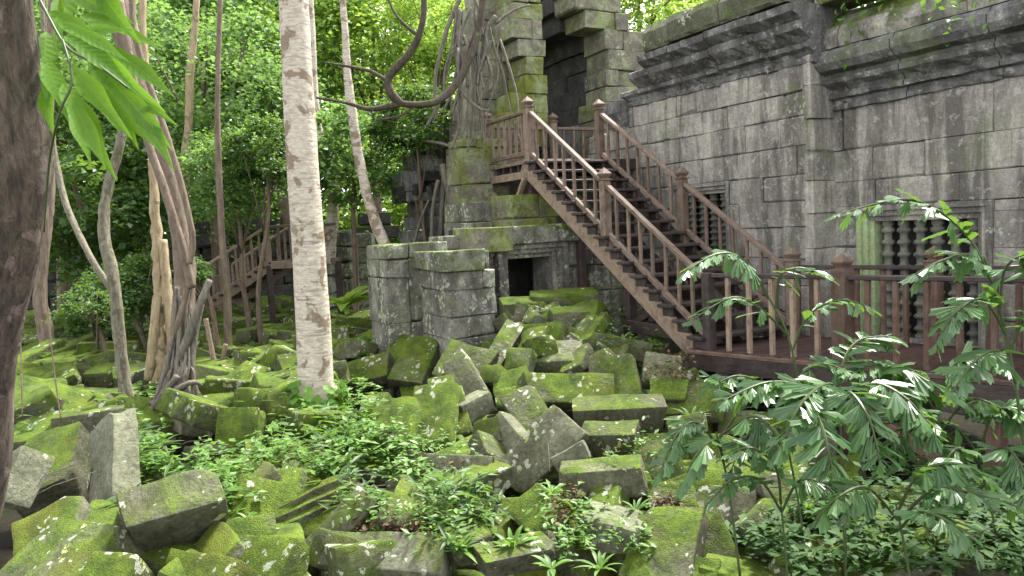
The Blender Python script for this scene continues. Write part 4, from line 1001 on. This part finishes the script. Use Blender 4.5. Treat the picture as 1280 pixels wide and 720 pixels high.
# hanging lianas
for i, (pts, lab) in enumerate((([(60,300,7,.9),(58,360,7,.9),(64,430,7,.9),(70,480,7,.9),(76,522,7,.9)], 'thin hanging liana, the longer one beside the dark trunk'),
                                ([(26,425,7,.8),(27,470,7,.8),(28,520,7,.8)], 'short thin hanging liana close to the dark trunk'))):
    pts = [(pts[0][0] - 3, -40, pts[0][2], pts[0][3])] + pts
    trunk_px('liana', lab, pts, M_TAN, cat='vine', part='stem', seg=5, jit=0, group='thin lianas')

# ------------------------------------------------------------------ leaves
def rot_basis(nrm, spin):
    n_ = nrm / np.linalg.norm(nrm, axis=1, keepdims=True)
    h = np.where(np.abs(n_[:, 2:3]) < .9, np.array([[0, 0, 1.]]), np.array([[1., 0, 0]]))
    t = np.cross(h, n_); t /= np.linalg.norm(t, axis=1, keepdims=True); b = np.cross(n_, t)
    c, s = np.cos(spin)[:, None], np.sin(spin)[:, None]; return t * c + b * s, b * c - t * s, n_
def leafcloud(pos, nrm, spin, size, wid=.42, fold=.18):
    x, y, z = rot_basis(nrm, spin); n = len(pos); s = size[:, None]
    V = np.stack([pos, pos + x * s * .5 + y * s * wid + z * s * fold, pos + x * s, pos + x * s * .5 - y * s * wid + z * s * fold], 1).reshape(-1, 3)
    i = np.arange(n)[:, None] * 4
    F = np.concatenate([i + [[0, 1, 2]], i + [[0, 2, 3]]], 1).reshape(-1, 3)
    return V, F
def crown_cloud(n, rad, clumps, size, rng, flat=.75, clump_r=.24):
    d = rng.normal(size=(clumps, 3)); d /= np.linalg.norm(d, axis=1, keepdims=True)
    r = rng.uniform(.25, 1, (clumps, 1)) ** .55; c = d * r * np.array([[1, 1, flat]])
    k = rng.integers(0, clumps, n); cr = rng.uniform(.6, 1.4, clumps)[k][:, None] * clump_r
    off = rng.normal(size=(n, 3)) * cr * np.array([[.62, .62, .30]])
    p = (c[k] + off) * rad
    p[:, 2] -= .25 * (off[:, 0] ** 2 + off[:, 1] ** 2) * rad / clump_r * .8
    nr = rng.normal(size=(n, 3)) * .55 + np.array([[0, 0, 1.]]) + off * 1.2
    return p, nr, rng.uniform(0, 6.28, n), size * rng.uniform(.6, 1.25, n)
CV = {}
def crown_mesh(kind, mat, n, clumps, size, seed):
    key = (kind, mat.name)
    if key not in CV:
        V, F = leafcloud(*crown_cloud(n, 1.0, clumps, size, np.random.default_rng(seed))); CV[key] = npmesh('crown', V, F, mat)
    return CV[key]
KIND = {'big0': (12000, 90, .052), 'big1': (12000, 75, .052), 'mid0': (7000, 50, .078), 'mid1': (7000, 40, .078), 'shrub': (3000, 26, .12)}
def crown(parent, c, r, kind, mat, sq=1.0):
    n, cl, sz = KIND[kind]; me = crown_mesh(kind, mat, n, cl, sz, sum(map(ord, kind)) * 7)
    o = ob('crown', me, parent, Matrix.Translation(c) @ Matrix.Rotation(random.uniform(0, 6.28), 4, 'Z') @ Matrix.Diagonal((r, r, r * sq, 1))); return o
def forest_tree(x, d, hpx, rpx, kind, mat, bk, label, sq=1.0, base=-.6, group='trees of the surrounding forest', extra=()):
    c = P(x, hpx, d); r = rpx * d / FPX; foot = Vector((c.x + random.uniform(-.5, .5), c.y + .3, tz(c.x, c.y) - .5))
    t = empty('forest_tree', foot, label, 'tree', group)
    tr = max(.05, r * .045); top = c + Z * r * .3
    O, R2 = smoothpts([foot, foot.lerp(top, .35) + Vector((random.uniform(-.2, .2), 0, 0)), foot.lerp(top, .7) + Vector((random.uniform(-.2, .2), 0, 0)), top], [tr * 1.3, tr, tr * .8, tr * .3], 4)
    parts = [tube(O, R2, 7)]
    for i in range(6):
        a = random.uniform(0, 6.28); s = foot.lerp(top, random.uniform(.5, .85)); e = c + Vector((math.cos(a) * r * .7, math.sin(a) * r * .7, random.uniform(-.2, .5) * r))
        parts.append(tube([s, s.lerp(e, .5) + Z * r * .08, e], [tr * .5, tr * .3, tr * .1], 5))
    V, F = merge(parts); o = ob('trunk', mesh('trunk', V, F, bk, True), t); fix(o, t)
    crown(t, c, r, kind, mat, sq)
    for (dx, dy, dr) in extra: crown(t, P(x + dx, hpx + dy, d), dr * d / FPX, kind, mat, sq)
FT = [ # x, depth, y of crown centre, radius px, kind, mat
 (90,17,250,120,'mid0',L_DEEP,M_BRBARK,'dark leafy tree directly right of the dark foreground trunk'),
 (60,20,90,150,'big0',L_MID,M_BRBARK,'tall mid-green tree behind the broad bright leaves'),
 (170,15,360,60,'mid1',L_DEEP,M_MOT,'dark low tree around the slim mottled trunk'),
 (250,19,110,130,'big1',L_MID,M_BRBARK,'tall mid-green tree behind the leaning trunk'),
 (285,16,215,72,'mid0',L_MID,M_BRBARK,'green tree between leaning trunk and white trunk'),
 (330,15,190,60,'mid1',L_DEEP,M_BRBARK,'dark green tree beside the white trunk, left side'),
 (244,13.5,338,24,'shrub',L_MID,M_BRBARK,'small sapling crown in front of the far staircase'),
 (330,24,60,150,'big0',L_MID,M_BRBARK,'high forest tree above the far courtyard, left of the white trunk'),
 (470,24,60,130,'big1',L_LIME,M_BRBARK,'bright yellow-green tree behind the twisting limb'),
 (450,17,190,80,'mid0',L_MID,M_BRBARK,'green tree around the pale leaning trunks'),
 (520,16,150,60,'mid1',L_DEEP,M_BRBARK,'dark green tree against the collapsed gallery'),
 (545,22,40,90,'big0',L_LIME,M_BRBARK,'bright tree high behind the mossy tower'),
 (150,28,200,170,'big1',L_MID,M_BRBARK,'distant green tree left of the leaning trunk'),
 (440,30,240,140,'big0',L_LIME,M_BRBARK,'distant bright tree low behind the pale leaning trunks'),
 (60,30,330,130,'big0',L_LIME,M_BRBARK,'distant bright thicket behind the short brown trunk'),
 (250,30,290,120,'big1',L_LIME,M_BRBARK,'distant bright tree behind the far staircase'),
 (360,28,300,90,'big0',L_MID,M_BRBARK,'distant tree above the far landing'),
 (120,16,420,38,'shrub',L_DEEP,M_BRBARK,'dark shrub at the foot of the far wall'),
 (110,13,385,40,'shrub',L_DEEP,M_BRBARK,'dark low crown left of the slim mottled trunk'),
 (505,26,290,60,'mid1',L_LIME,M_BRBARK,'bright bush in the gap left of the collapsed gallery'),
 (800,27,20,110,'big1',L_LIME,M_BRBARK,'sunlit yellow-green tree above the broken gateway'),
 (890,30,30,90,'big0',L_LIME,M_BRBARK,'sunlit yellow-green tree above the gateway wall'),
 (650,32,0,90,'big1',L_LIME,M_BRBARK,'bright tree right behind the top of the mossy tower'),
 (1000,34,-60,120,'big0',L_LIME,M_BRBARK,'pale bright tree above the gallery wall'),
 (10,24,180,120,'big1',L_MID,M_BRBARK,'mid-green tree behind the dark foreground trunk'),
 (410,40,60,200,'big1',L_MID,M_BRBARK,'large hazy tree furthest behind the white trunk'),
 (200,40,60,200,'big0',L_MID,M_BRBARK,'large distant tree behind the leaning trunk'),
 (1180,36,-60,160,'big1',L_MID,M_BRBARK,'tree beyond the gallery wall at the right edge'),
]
for f in FT: forest_tree(*f)
# far forest mass
rng = np.random.default_rng(5); n = 36000
ang = rng.uniform(-.75, .95, 700); el = rng.uniform(-.6, 22, 700); rr_ = rng.uniform(44, 62, 700)
k = rng.integers(0, 700, n); off = rng.normal(size=(n, 3)) * np.array([[1.6, 1.6, .9]])
p = np.stack([np.sin(ang[k]) * rr_[k], np.cos(ang[k]) * rr_[k], el[k]], 1) + off
V, F = leafcloud(p, rng.normal(size=(n, 3)) * .6 + [[0, -.3, 1]], rng.uniform(0, 6.28, n), rng.uniform(.25, .5, n))
tag(ob('far_forest', npmesh('far_forest', V, F, L_MID)), 'dense green forest closing the view beyond the ruins', 'forest', kind='stuff')

# herbs, creepers and litter on the rubble
def sprigs(px, n_leaf, lsize, rng, up=.5):
    """px: list of (x,y) -> leaves around small upright stems standing on the rubble"""
    Ps, Ns, Sp, Sz = [], [], [], []
    for (x, y) in px:
        t = hit(x, y); b = CAM + ray(x, y) * t; b.z = max(b.z, tz(b.x, b.y) - .05); h = rng.uniform(.04, .2) if rng.random() < .8 else rng.uniform(.2, .38); lean = rng.normal(size=2) * .08
        for i in range(n_leaf):
            f = rng.uniform(.2, 1); a = rng.uniform(0, 6.28)
            Ps.append((b.x + lean[0] * f, b.y + lean[1] * f, b.z + h * f)); d = np.array([math.cos(a), math.sin(a), rng.uniform(-.3, .6)])
            nn = np.cross(d, [-math.sin(a), math.cos(a), rng.uniform(-.3, .3)]); nn = -nn if nn[2] < 0 else nn
            Ns.append(nn); Sp.append(a); Sz.append(lsize * rng.uniform(.4, 1.5))
    return np.array(Ps), np.array(Ns), np.array(Sp), np.array(Sz)
def cover(name, label, areas, n_leaf, lsize, mat, seed, wid=.22):
    rng = np.random.default_rng(seed); px = []
    for (x0, x1, y0, y1, n) in areas:
        c = [(rng.uniform(x0, x1), rng.uniform(y0, y1)) for _ in range(max(3, n // 14))]
        for _ in range(n):
            q = c[rng.integers(len(c))]; px.append((min(x1, max(x0, q[0] + rng.normal() * 16)), min(y1, max(y0, q[1] + rng.normal() * 9))))
    V, F = leafcloud(*sprigs(px, n_leaf, lsize, rng), wid=wid, fold=.06)
    tag(ob(name, npmesh(name, V, F, mat)), label, 'plants', kind='stuff')
cover('herbs', 'bright green seedlings and creepers covering the rubble left of centre', [(330,470,478,560,190),(250,440,560,625,140),(150,290,520,600,110),(225,330,590,640,90),(400,520,545,600,120),(155,240,450,520,60)], 9, .085, L_HERB, 3)
cover('herbs', 'long-bladed grass and ferns mixed into the herbs round the white trunk', [(150,480,500,640,150),(440,640,600,700,50),(20,160,500,560,30)], 7, .17, L_DEEP, 13, .09)
cover('herbs', 'dark bluish-green undergrowth filling the bottom right corner', [(900,1280,650,719,330),(1080,1280,600,660,90),(1000,1100,610,680,60)], 10, .10, L_HDARK, 4)
cover('herbs', 'small seedlings sprouting in the gaps of the central heap', [(500,620,560,600,70),(500,660,610,700,120),(650,780,650,719,90),(440,560,632,668,60),(740,850,395,440,50),(760,860,520,700,60),(690,760,380,410,16)], 8, .06, L_HERB, 5)
cover('herbs', 'scattered green herbs over the far rubble', [(20,250,420,520,120),(250,400,390,470,140),(405,470,410,450,60)], 9, .12, L_HERB, 6, .35)
def litter(name, label, areas, seed):
    rng = np.random.default_rng(seed); Ps = []
    for (x0, x1, y0, y1, n) in areas:
        for _ in range(n):
            x, y = rng.uniform(x0, x1), rng.uniform(y0, y1); t = hit(x, y); b = CAM + ray(x, y) * (t - .12); Ps.append((b.x, b.y, b.z + rng.uniform(0, .06)))
    n = len(Ps); V, F = leafcloud(np.array(Ps), rng.normal(size=(n, 3)) * .5 + [[0, 0, 1]], rng.uniform(0, 6.28, n), rng.uniform(.03, .075, n), wid=.3)
    tag(ob(name, npmesh(name, V, F, L_LIT)), label, 'leaf litter', kind='stuff')
litter('leaf_litter', 'dry brown leaves lying in the hollows of the heap', [(440,545,640,668,260),(560,605,575,600,130),(810,870,440,475,180),(700,725,600,640,50),(815,850,625,640,90),(760,820,512,520,60),(600,620,575,610,40),(860,1000,470,500,80),(1080,1260,560,640,160),(690,720,625,660,50)], 8)

tw = []
for i in range(90):
    x, y = rr.choice(((rr.uniform(440, 620), rr.uniform(570, 670)), (rr.uniform(680, 880), rr.uniform(430, 660)), (rr.uniform(880, 1250), rr.uniform(480, 640)), (rr.uniform(20, 400), rr.uniform(480, 620)))); t = hit(x, y)
    b = CAM + ray(x, y) * (t - .08); d = Vector((rr.gauss(0, 1), rr.gauss(0, 1), rr.gauss(0, .35))).normalized() * rr.uniform(.1, .35); r = rr.uniform(.002, .005)
    tw.append(tube([b - d, b + Vector((0, 0, rr.uniform(-.02, .04))), b + d], [r, r, r * .5], 4))
V, F = merge(tw); tag(ob('twigs', mesh('twigs', V, F, M_ROOT)), 'thin dry twigs scattered over the fallen blocks', 'twigs', kind='stuff')
# individual ferns / sprouts
def sprout_mesh(n, L, wid, mat, seed, droop=.5):
    rng = np.random.default_rng(seed); Vs, Fs = [], []; o = 0
    for i in range(n):
        a = 6.28 * i / n + rng.normal() * .3; el = rng.uniform(.3, 1.1); ll = L * rng.uniform(.6, 1.1); seg = 5; base = o
        for j in range(seg + 1):
            t = j / seg; r_ = ll * t * math.cos(el) ; z = ll * (t * math.sin(el) - droop * t * t * .7); wd = wid * ll * math.sin(math.pi * min(1, t * .9 + .08))
            for s in (-1, 0, 1): Vs.append((r_ * math.cos(a) - s * wd * math.sin(a), r_ * math.sin(a) + s * wd * math.cos(a), z + abs(s) * wd * .35)); o += 1
        for j in range(seg):
            b = base + j * 3
            Fs += [(b, b+1, b+4, b+3), (b+1, b+2, b+5, b+4)]
    return npmesh('leaves', Vs, Fs, mat)
SPR = [sprout_mesh(16, .26, .06, L_HERB, 1), sprout_mesh(22, .24, .07, L_HERB, 2), sprout_mesh(12, .2, .10, L_HERB, 3)]
for i, (x, y, lab) in enumerate([(600,648,'bright fern sprout just above the bottom centre of the heap'),(575,690,'leafy sprout at bottom centre beside the dark green block'),(560,598,'dark-leaved sprout on the stump-like overgrown block'),
        (690,618,'small sprout in the hollow below the diagonal slab'),(716,640,'sprout right of the bright green tilted block'),(768,665,'seedling on the smooth dark grey block'),(795,640,'pale seedling beside the dry twigs'),
        (640,690,'low sprout right of the dark green block under the fern'),(690,712,'broad-leaved sprout at the bottom edge right of centre'),(750,712,'sprout at the bottom edge under the grey boulder-like block'),
        (815,432,'small plant on the stair-foot block'),(778,425,'drooping tuft on the long grey-green block'),(690,392,'light tuft on the topmost green block, left end'),(724,392,'light tuft on the topmost green block, right end'),
        (360,600,'leafy sprout among creepers above the carved stone'),(420,590,'leafy sprout right of the creepers above the fan'),(340,540,'tall sprout left of the white trunk foot'),(250,600,'broad sprout among herbs at left centre'),
        (200,560,'sprout above the largest foreground block'),(170,575,'sprout beside the tall grey slab'),(310,650,'creeping sprout over the grooved stone end'),(430,560,'sprout at the edge of the leaf carpet'),
        (300,610,'dark-rooted sprout under the vivid green slab'),(210,470,'lime sprout at the foot of the golden trunk'),(865,525,'bright fern tuft behind the fishtail leaves'),(1010,640,'sprout in the shade below the boardwalk')]):
    t = hit(x, y); b = CAM + ray(x, y) * (t - .1); pr = empty('leafy_sprout', b, lab, 'plant', 'leafy sprouts on the rubble')
    s = .75 + .5 * ((i * 37) % 10) / 10
    ob('leaves', SPR[i % 3], pr, Matrix.Translation(b) @ Matrix.Rotation(i * 1.3, 4, 'Z') @ Matrix.Diagonal((s, s, s, 1)))
# vine leaves climbing the white trunk foot
rng = np.random.default_rng(9); n = 420; a = rng.uniform(-3.14, .2, n); h = rng.uniform(0, 1, n) ** 1.4 * .75; bs = P(400, 545, 9.1)
p = np.stack([bs.x + np.cos(a) * (.29 + rng.uniform(0, .25, n) * (1 - h)), bs.y + np.sin(a) * .32, bs.z - .1 + h], 1)
V, F = leafcloud(p, np.stack([np.cos(a), np.sin(a), np.full(n, .6)], 1) + rng.normal(size=(n, 3)) * .3, rng.uniform(0, 6.28, n), rng.uniform(.07, .13, n), wid=.45, fold=.05)
tag(ob('ivy', npmesh('ivy', V, F, L_IVY)), 'heart-leaved ivy clustered round the foot of the white trunk', 'vine', kind='stuff')
# yellow-green fern by the far ruin
pr = empty('palm_fern', P(432, 372, 15), 'bright yellow-green fern in the gap right of the white trunk', 'plant')
ob('leaves', sprout_mesh(16, 1.0, .14, L_LIME, 21, .6), pr, Matrix.Translation(P(432, 384, 15)))
# creepers hanging from the roof of the gallery wall
rng = np.random.default_rng(10); Pp = []
for i in range(16):
    a_ = rng.uniform(-2.2, .9); z0 = 4.2 if a_ < .3 else 4.4
    for j in range(rng.integers(3, 10)): Pp.append(list(T(a_ + rng.normal() * .06, B1 - .45 + rng.uniform(-.1, .15), z0 - .09 * j + rng.normal() * .03)))
n = len(Pp); V, F = leafcloud(np.array(Pp), rng.normal(size=(n, 3)) + [[-.5, -.5, .6]], rng.uniform(0, 6.28, n), rng.uniform(.06, .13, n), wid=.25)
tag(ob('creeper', npmesh('creeper', V, F, L_HERB)), 'small creepers hanging from the roof edge of the gallery wall', 'vine', kind='stuff')

# ------------------------------------------------------------------ fishtail plants
def fishtail(seed, width=30):
    rs = random.Random(seed); n = 9; V = [(0, 0, 0)]; F = []
    cen = rs.choice((-.7, -.4, .4, .7))
    for ring, rad_ in ((0, .45), (1, 1.0)):
        for i in range(n):
            f = i / (n - 1) * 2 - 1; a = math.radians(width) * f * (1 + .25 * ring) ; r = rad_ * (1 - .34 * abs(f - cen))
            if ring: r *= 1 - (.11 if i % 2 else 0) - rs.uniform(0, .07)
            V.append((r * math.cos(a), r * math.sin(a) * (1.15 if not ring else 1), (.03 if i % 2 else -.012) * r - .16 * r * r))
    for i in range(n - 1): F.append((0, 1 + i, 2 + i)); F.append((1 + i, 1 + n + i, 2 + n + i, 2 + i))
    return mesh('leaflet', V, F, L_FISH)
FISH = [fishtail(i, w_) for i, w_ in enumerate((12, 17, 25, 14, 20))]
def frond(parent, pts, n, size, seed, mat=M_ROOT):
    """pts (x,y,depth): arching rachis, leaflets drooping on either side"""
    rs = random.Random(seed); W_ = [P(*p) for p in pts]
    O, R2 = smoothpts(W_, [.009] * (len(W_) - 1) + [.003], 6); V, F = tube(O, R2, 5); o = ob('frond', mesh('frond', V, F, M_STEM), parent); fix(o, parent)
    m = len(O)
    n = int(n * 2.0); size *= .84
    for i in range(n):
        f = .22 + .78 * (i + .5) / n; k = min(m - 2, int(f * (m - 1))); p = O[k].lerp(O[k + 1], f * (m - 1) - k) if k + 1 < m else O[-1]
        t = (O[k + 1] - O[k]).normalized(); side = t.cross(Z); side = side.normalized() if side.length > .1 else Vector((1, 0, 0))
        sg = 1 if i % 2 else -1; s = size * rs.uniform(.6, 1.2) * (1.05 - .25 * f) * (.75 + .5 * math.sin(math.pi * min(1, f)))
        d = (t * rs.uniform(.35, .8) + side * sg * rs.uniform(.6, 1) - Z * rs.choice((-.15, 0, .1, .25, .5, 1.1))).normalized()
        if i == n - 1: d = (t - Z * .3).normalized()
        up = (Z + side * rs.uniform(-.5, .5) + t * rs.uniform(-.4, .4) - FWD * rs.uniform(0, .5)).normalized(); y = up.cross(d).normalized(); z = d.cross(y)
        ob('leaflet', FISH[rs.randrange(5)], o, Matrix.Translation(p) @ Matrix((d, y, z)).transposed().to_4x4() @ Matrix.Diagonal((s, s, s, 1)))
k_ = NT('green_stem'); b_ = k_.bsdf((.05,.075,.025), .5); k_.l(b_.outputs[0], k_.out.inputs[0]); M_STEM = k_.m
def stem(parent, pts, r):
    W_ = [P(*p) for p in pts]; O, R2 = smoothpts(W_, [r] + [r * .8] * (len(W_) - 2) + [r * .5], 5); V, F = tube(O, R2, 6); o = ob('stem', mesh('stem', V, F, M_STEM, True), parent); fix(o, parent)
def plant(label, st, r, fronds, size):
    pr = empty('fishtail_palm', P(*st[0]), label, 'plant', 'fishtail palms in front of the boardwalk'); stem(pr, st, r)
    for i, (pts, n) in enumerate(fronds): frond(pr, pts, n, size, hash_(label) + i)
def hash_(s): return sum(map(ord, s))
plant('fishtail palm with the big central fan of glossy leaves before the boardwalk', [(1058,740,5.2),(1055,640,5.2),(1052,560,5.25),(1050,500,5.3)], .014, [
    ([(1050,520,5.3),(1010,486,5.1),(960,478,5.0),(905,500,4.9)], 17), ([(1052,520,5.3),(1040,480,5.0),(1005,500,4.7),(975,560,4.6)], 16), ([(1052,515,5.3),(1090,480,5.1),(1135,500,4.9),(1170,545,4.8)], 19),
    ([(1052,525,5.3),(1060,490,4.9),(1085,520,4.6),(1100,575,4.5)], 16), ([(1050,500,5.3),(1055,450,5.4),(1075,425,5.5),(1110,420,5.5)], 14), ([(1052,530,5.2),(1020,510,4.8),(1030,540,4.5),(1040,585,4.4)], 12),
    ([(1050,520,5.3),(1110,460,5.3),(1160,475,5.2),(1215,510,5.2)], 15)], .27)
plant('tall thin fishtail palm whose tip arches over the stair foot', [(1010,560,5.9),(1000,490,5.9),(985,420,5.9),(960,370,5.9),(935,332,5.9)], .011, [
    ([(960,370,5.9),(930,325,5.8),(895,318,5.7),(850,345,5.6)], 14), ([(970,385,5.9),(975,345,5.8),(1000,335,5.7),(1035,345,5.7)], 8), ([(985,420,5.9),(950,385,5.7),(915,372,5.6),(865,400,5.5)], 9), ([(990,440,5.9),(1010,395,5.8),(1050,375,5.7),(1090,385,5.7)], 9)], .23)
plant('fishtail palm at the right edge with a high frond across the window', [(1290,640,5.0),(1278,540,5.0),(1262,440,5.0),(1245,370,5.0),(1230,320,5.0)], .013, [
    ([(1240,350,5.0),(1205,290,5.0),(1140,250,4.95),(1045,268,4.9)], 19), ([(1245,360,5.0),(1215,320,4.9),(1180,325,4.8),(1140,345,4.8)], 12), ([(1250,390,5.0),(1255,340,4.9),(1275,320,4.8),(1300,318,4.8)], 9),
    ([(1258,420,5.0),(1230,375,4.9),(1195,390,4.7),(1170,430,4.7)], 13), ([(1262,440,5.0),(1285,390,4.9),(1310,400,4.8)], 8), ([(1270,480,5.0),(1250,440,4.8),(1220,450,4.6),(1190,490,4.5)], 10)], .25)
plant('drooping fishtail palm over the right part of the central heap', [(925,720,5.4),(915,640,5.4),(905,580,5.4),(895,540,5.4)], .010, [
    ([(900,560,5.4),(870,528,5.3),(845,545,5.2),(825,590,5.1)], 11), ([(898,550,5.4),(925,505,5.3),(905,480,5.3),(885,470,5.3)], 9), ([(905,580,5.4),(895,550,5.1),(870,570,5.0),(850,615,5.0)], 9), ([(900,545,5.4),(940,520,5.2),(965,540,5.1),(975,580,5.1)], 10)], .22)
plant('fishtail palm half hiding the boardwalk edge between railing post and right border', [(1195,700,5.6),(1185,620,5.6),(1175,550,5.6),(1170,500,5.6)], .011, [
    ([(1172,520,5.6),(1140,470,5.5),(1100,455,5.4),(1060,470,5.3)], 13), ([(1172,520,5.6),(1190,460,5.5),(1225,445,5.4),(1262,465,5.3)], 14), ([(1175,540,5.6),(1210,500,5.4),(1250,510,5.2),(1290,540,5.1)], 14), ([(1175,545,5.6),(1150,510,5.4),(1130,530,5.2),(1120,575,5.1)], 12)], .24)
plant('small fishtail palm in front of the flat rounded slab', [(985,730,5.1),(980,670,5.1),(975,620,5.1)], .009, [
    ([(977,640,5.1),(950,600,5.0),(915,600,4.9),(885,630,4.9)], 11), ([(977,640,5.1),(1000,600,5.0),(1035,610,4.9),(1060,645,4.8)], 12), ([(976,630,5.1),(970,585,5.0),(940,560,4.9),(905,570,4.9)], 10)], .2)
plant('fishtail palm spreading low across the boardwalk supports at the right', [(1250,700,5.3),(1240,640,5.3),(1228,590,5.3),(1222,555,5.3)], .011, [
    ([(1224,570,5.3),(1190,530,5.2),(1150,530,5.1),(1105,560,5.0)], 13), ([(1224,565,5.3),(1240,520,5.2),(1265,510,5.1),(1300,525,5.0)], 10), ([(1226,580,5.3),(1200,560,5.0),(1180,580,4.9),(1165,625,4.8)], 12), ([(1226,580,5.3),(1255,560,5.0),(1275,580,4.9),(1290,620,4.8)], 11)], .25)
plant('fishtail palm with fronds lying along the boardwalk fascia left of the central fan', [(1010,720,5.6),(1000,640,5.6),(985,560,5.6),(975,510,5.6)], .010, [
    ([(977,520,5.6),(950,480,5.5),(920,470,5.4),(885,485,5.3)], 11), ([(977,520,5.6),(1000,470,5.5),(1030,455,5.4),(1060,465,5.3)], 12), ([(980,540,5.6),(955,530,5.4),(930,550,5.3),(915,585,5.2)], 10)], .22)
plant('low fishtail palm at the lower right with glossy hanging leaves', [(1140,740,4.8),(1130,680,4.8),(1120,630,4.8)], .010, [
    ([(1122,640,4.8),(1150,590,4.7),(1200,580,4.6),(1250,610,4.6)], 14), ([(1124,650,4.8),(1170,610,4.6),(1230,620,4.4),(1290,640,4.4)], 13), ([(1122,650,4.8),(1085,610,4.7),(1050,620,4.6),(1020,650,4.6)], 10), ([(1126,660,4.8),(1150,640,4.5),(1190,655,4.3),(1220,690,4.3)], 11)], .23)

# ------------------------------------------------------------------ broad bright leaves hanging in from the top left
def broad(seed):
    rs = random.Random(seed); n = 12; V, F = [], []
    for i in range(n + 1):
        t = i / n; w_ = .088 * math.sin(math.pi * t ** .75) * (1 + .22 * math.sin(t * 11 + seed)) * (1 if 0 < i < n else 0) + .004
        for s in (-1, 0, 1): V.append((t, s * w_, abs(s) * w_ * .25 - .30 * t * t))
    for i in range(n):
        for s in (0, 1): F.append((i*3+s, i*3+s+1, i*3+s+4, i*3+s+3))
    return mesh('leaf', V, F, L_BROAD, True)
BRM = [broad(i) for i in range(4)]
pr = empty('leafy_branch', P(40, 20, 2.6), 'branch with broad bright green backlit leaves hanging in at top left', 'branch')
stem(pr, [(20,-60,2.7),(60,20,2.6),(85,60,2.55),(120,80,2.5),(160,110,2.5)], .006); stem(pr, [(78,50,2.55),(90,100,2.5),(75,140,2.5),(62,200,2.6),(55,290,2.7)], .005)
for i, (x0, y0, x1, y1) in enumerate([(62,0,95,-30),(75,30,150,55),(80,45,165,90),(100,60,190,120),(110,70,205,165),(150,105,215,190),(160,115,205,140),(85,80,150,150),(78,105,125,185),(70,60,140,10),(60,15,120,40),(95,95,140,135),(80,20,62,-40),(130,60,200,90),(55,70,75,120),(120,-20,150,30),(75,15,110,-40),(90,125,105,175),(62,95,40,150),(100,20,170,20),(90,45,135,55),(115,85,180,170),(85,110,120,190),(58,40,50,95),(70,-10,130,-10),(135,95,150,150),(95,-20,60,25)]):
    p0, p1 = P(x0, y0, 2.5 + .02 * i), P(x1, y1, 2.42 + .01 * i); d = (p1 - p0); L = d.length; x = d.normalized(); up = (Z * .5 - FWD * .8 + RIGHT * .3 * ((i % 3) - 1)).normalized(); y = up.cross(x).normalized(); z = x.cross(y)
    ob('leaf', BRM[i % 4], pr, Matrix.Translation(p0) @ Matrix((x, y, z)).transposed().to_4x4() @ Matrix.Diagonal((L * .95, L * .95, L * .95, 1)))
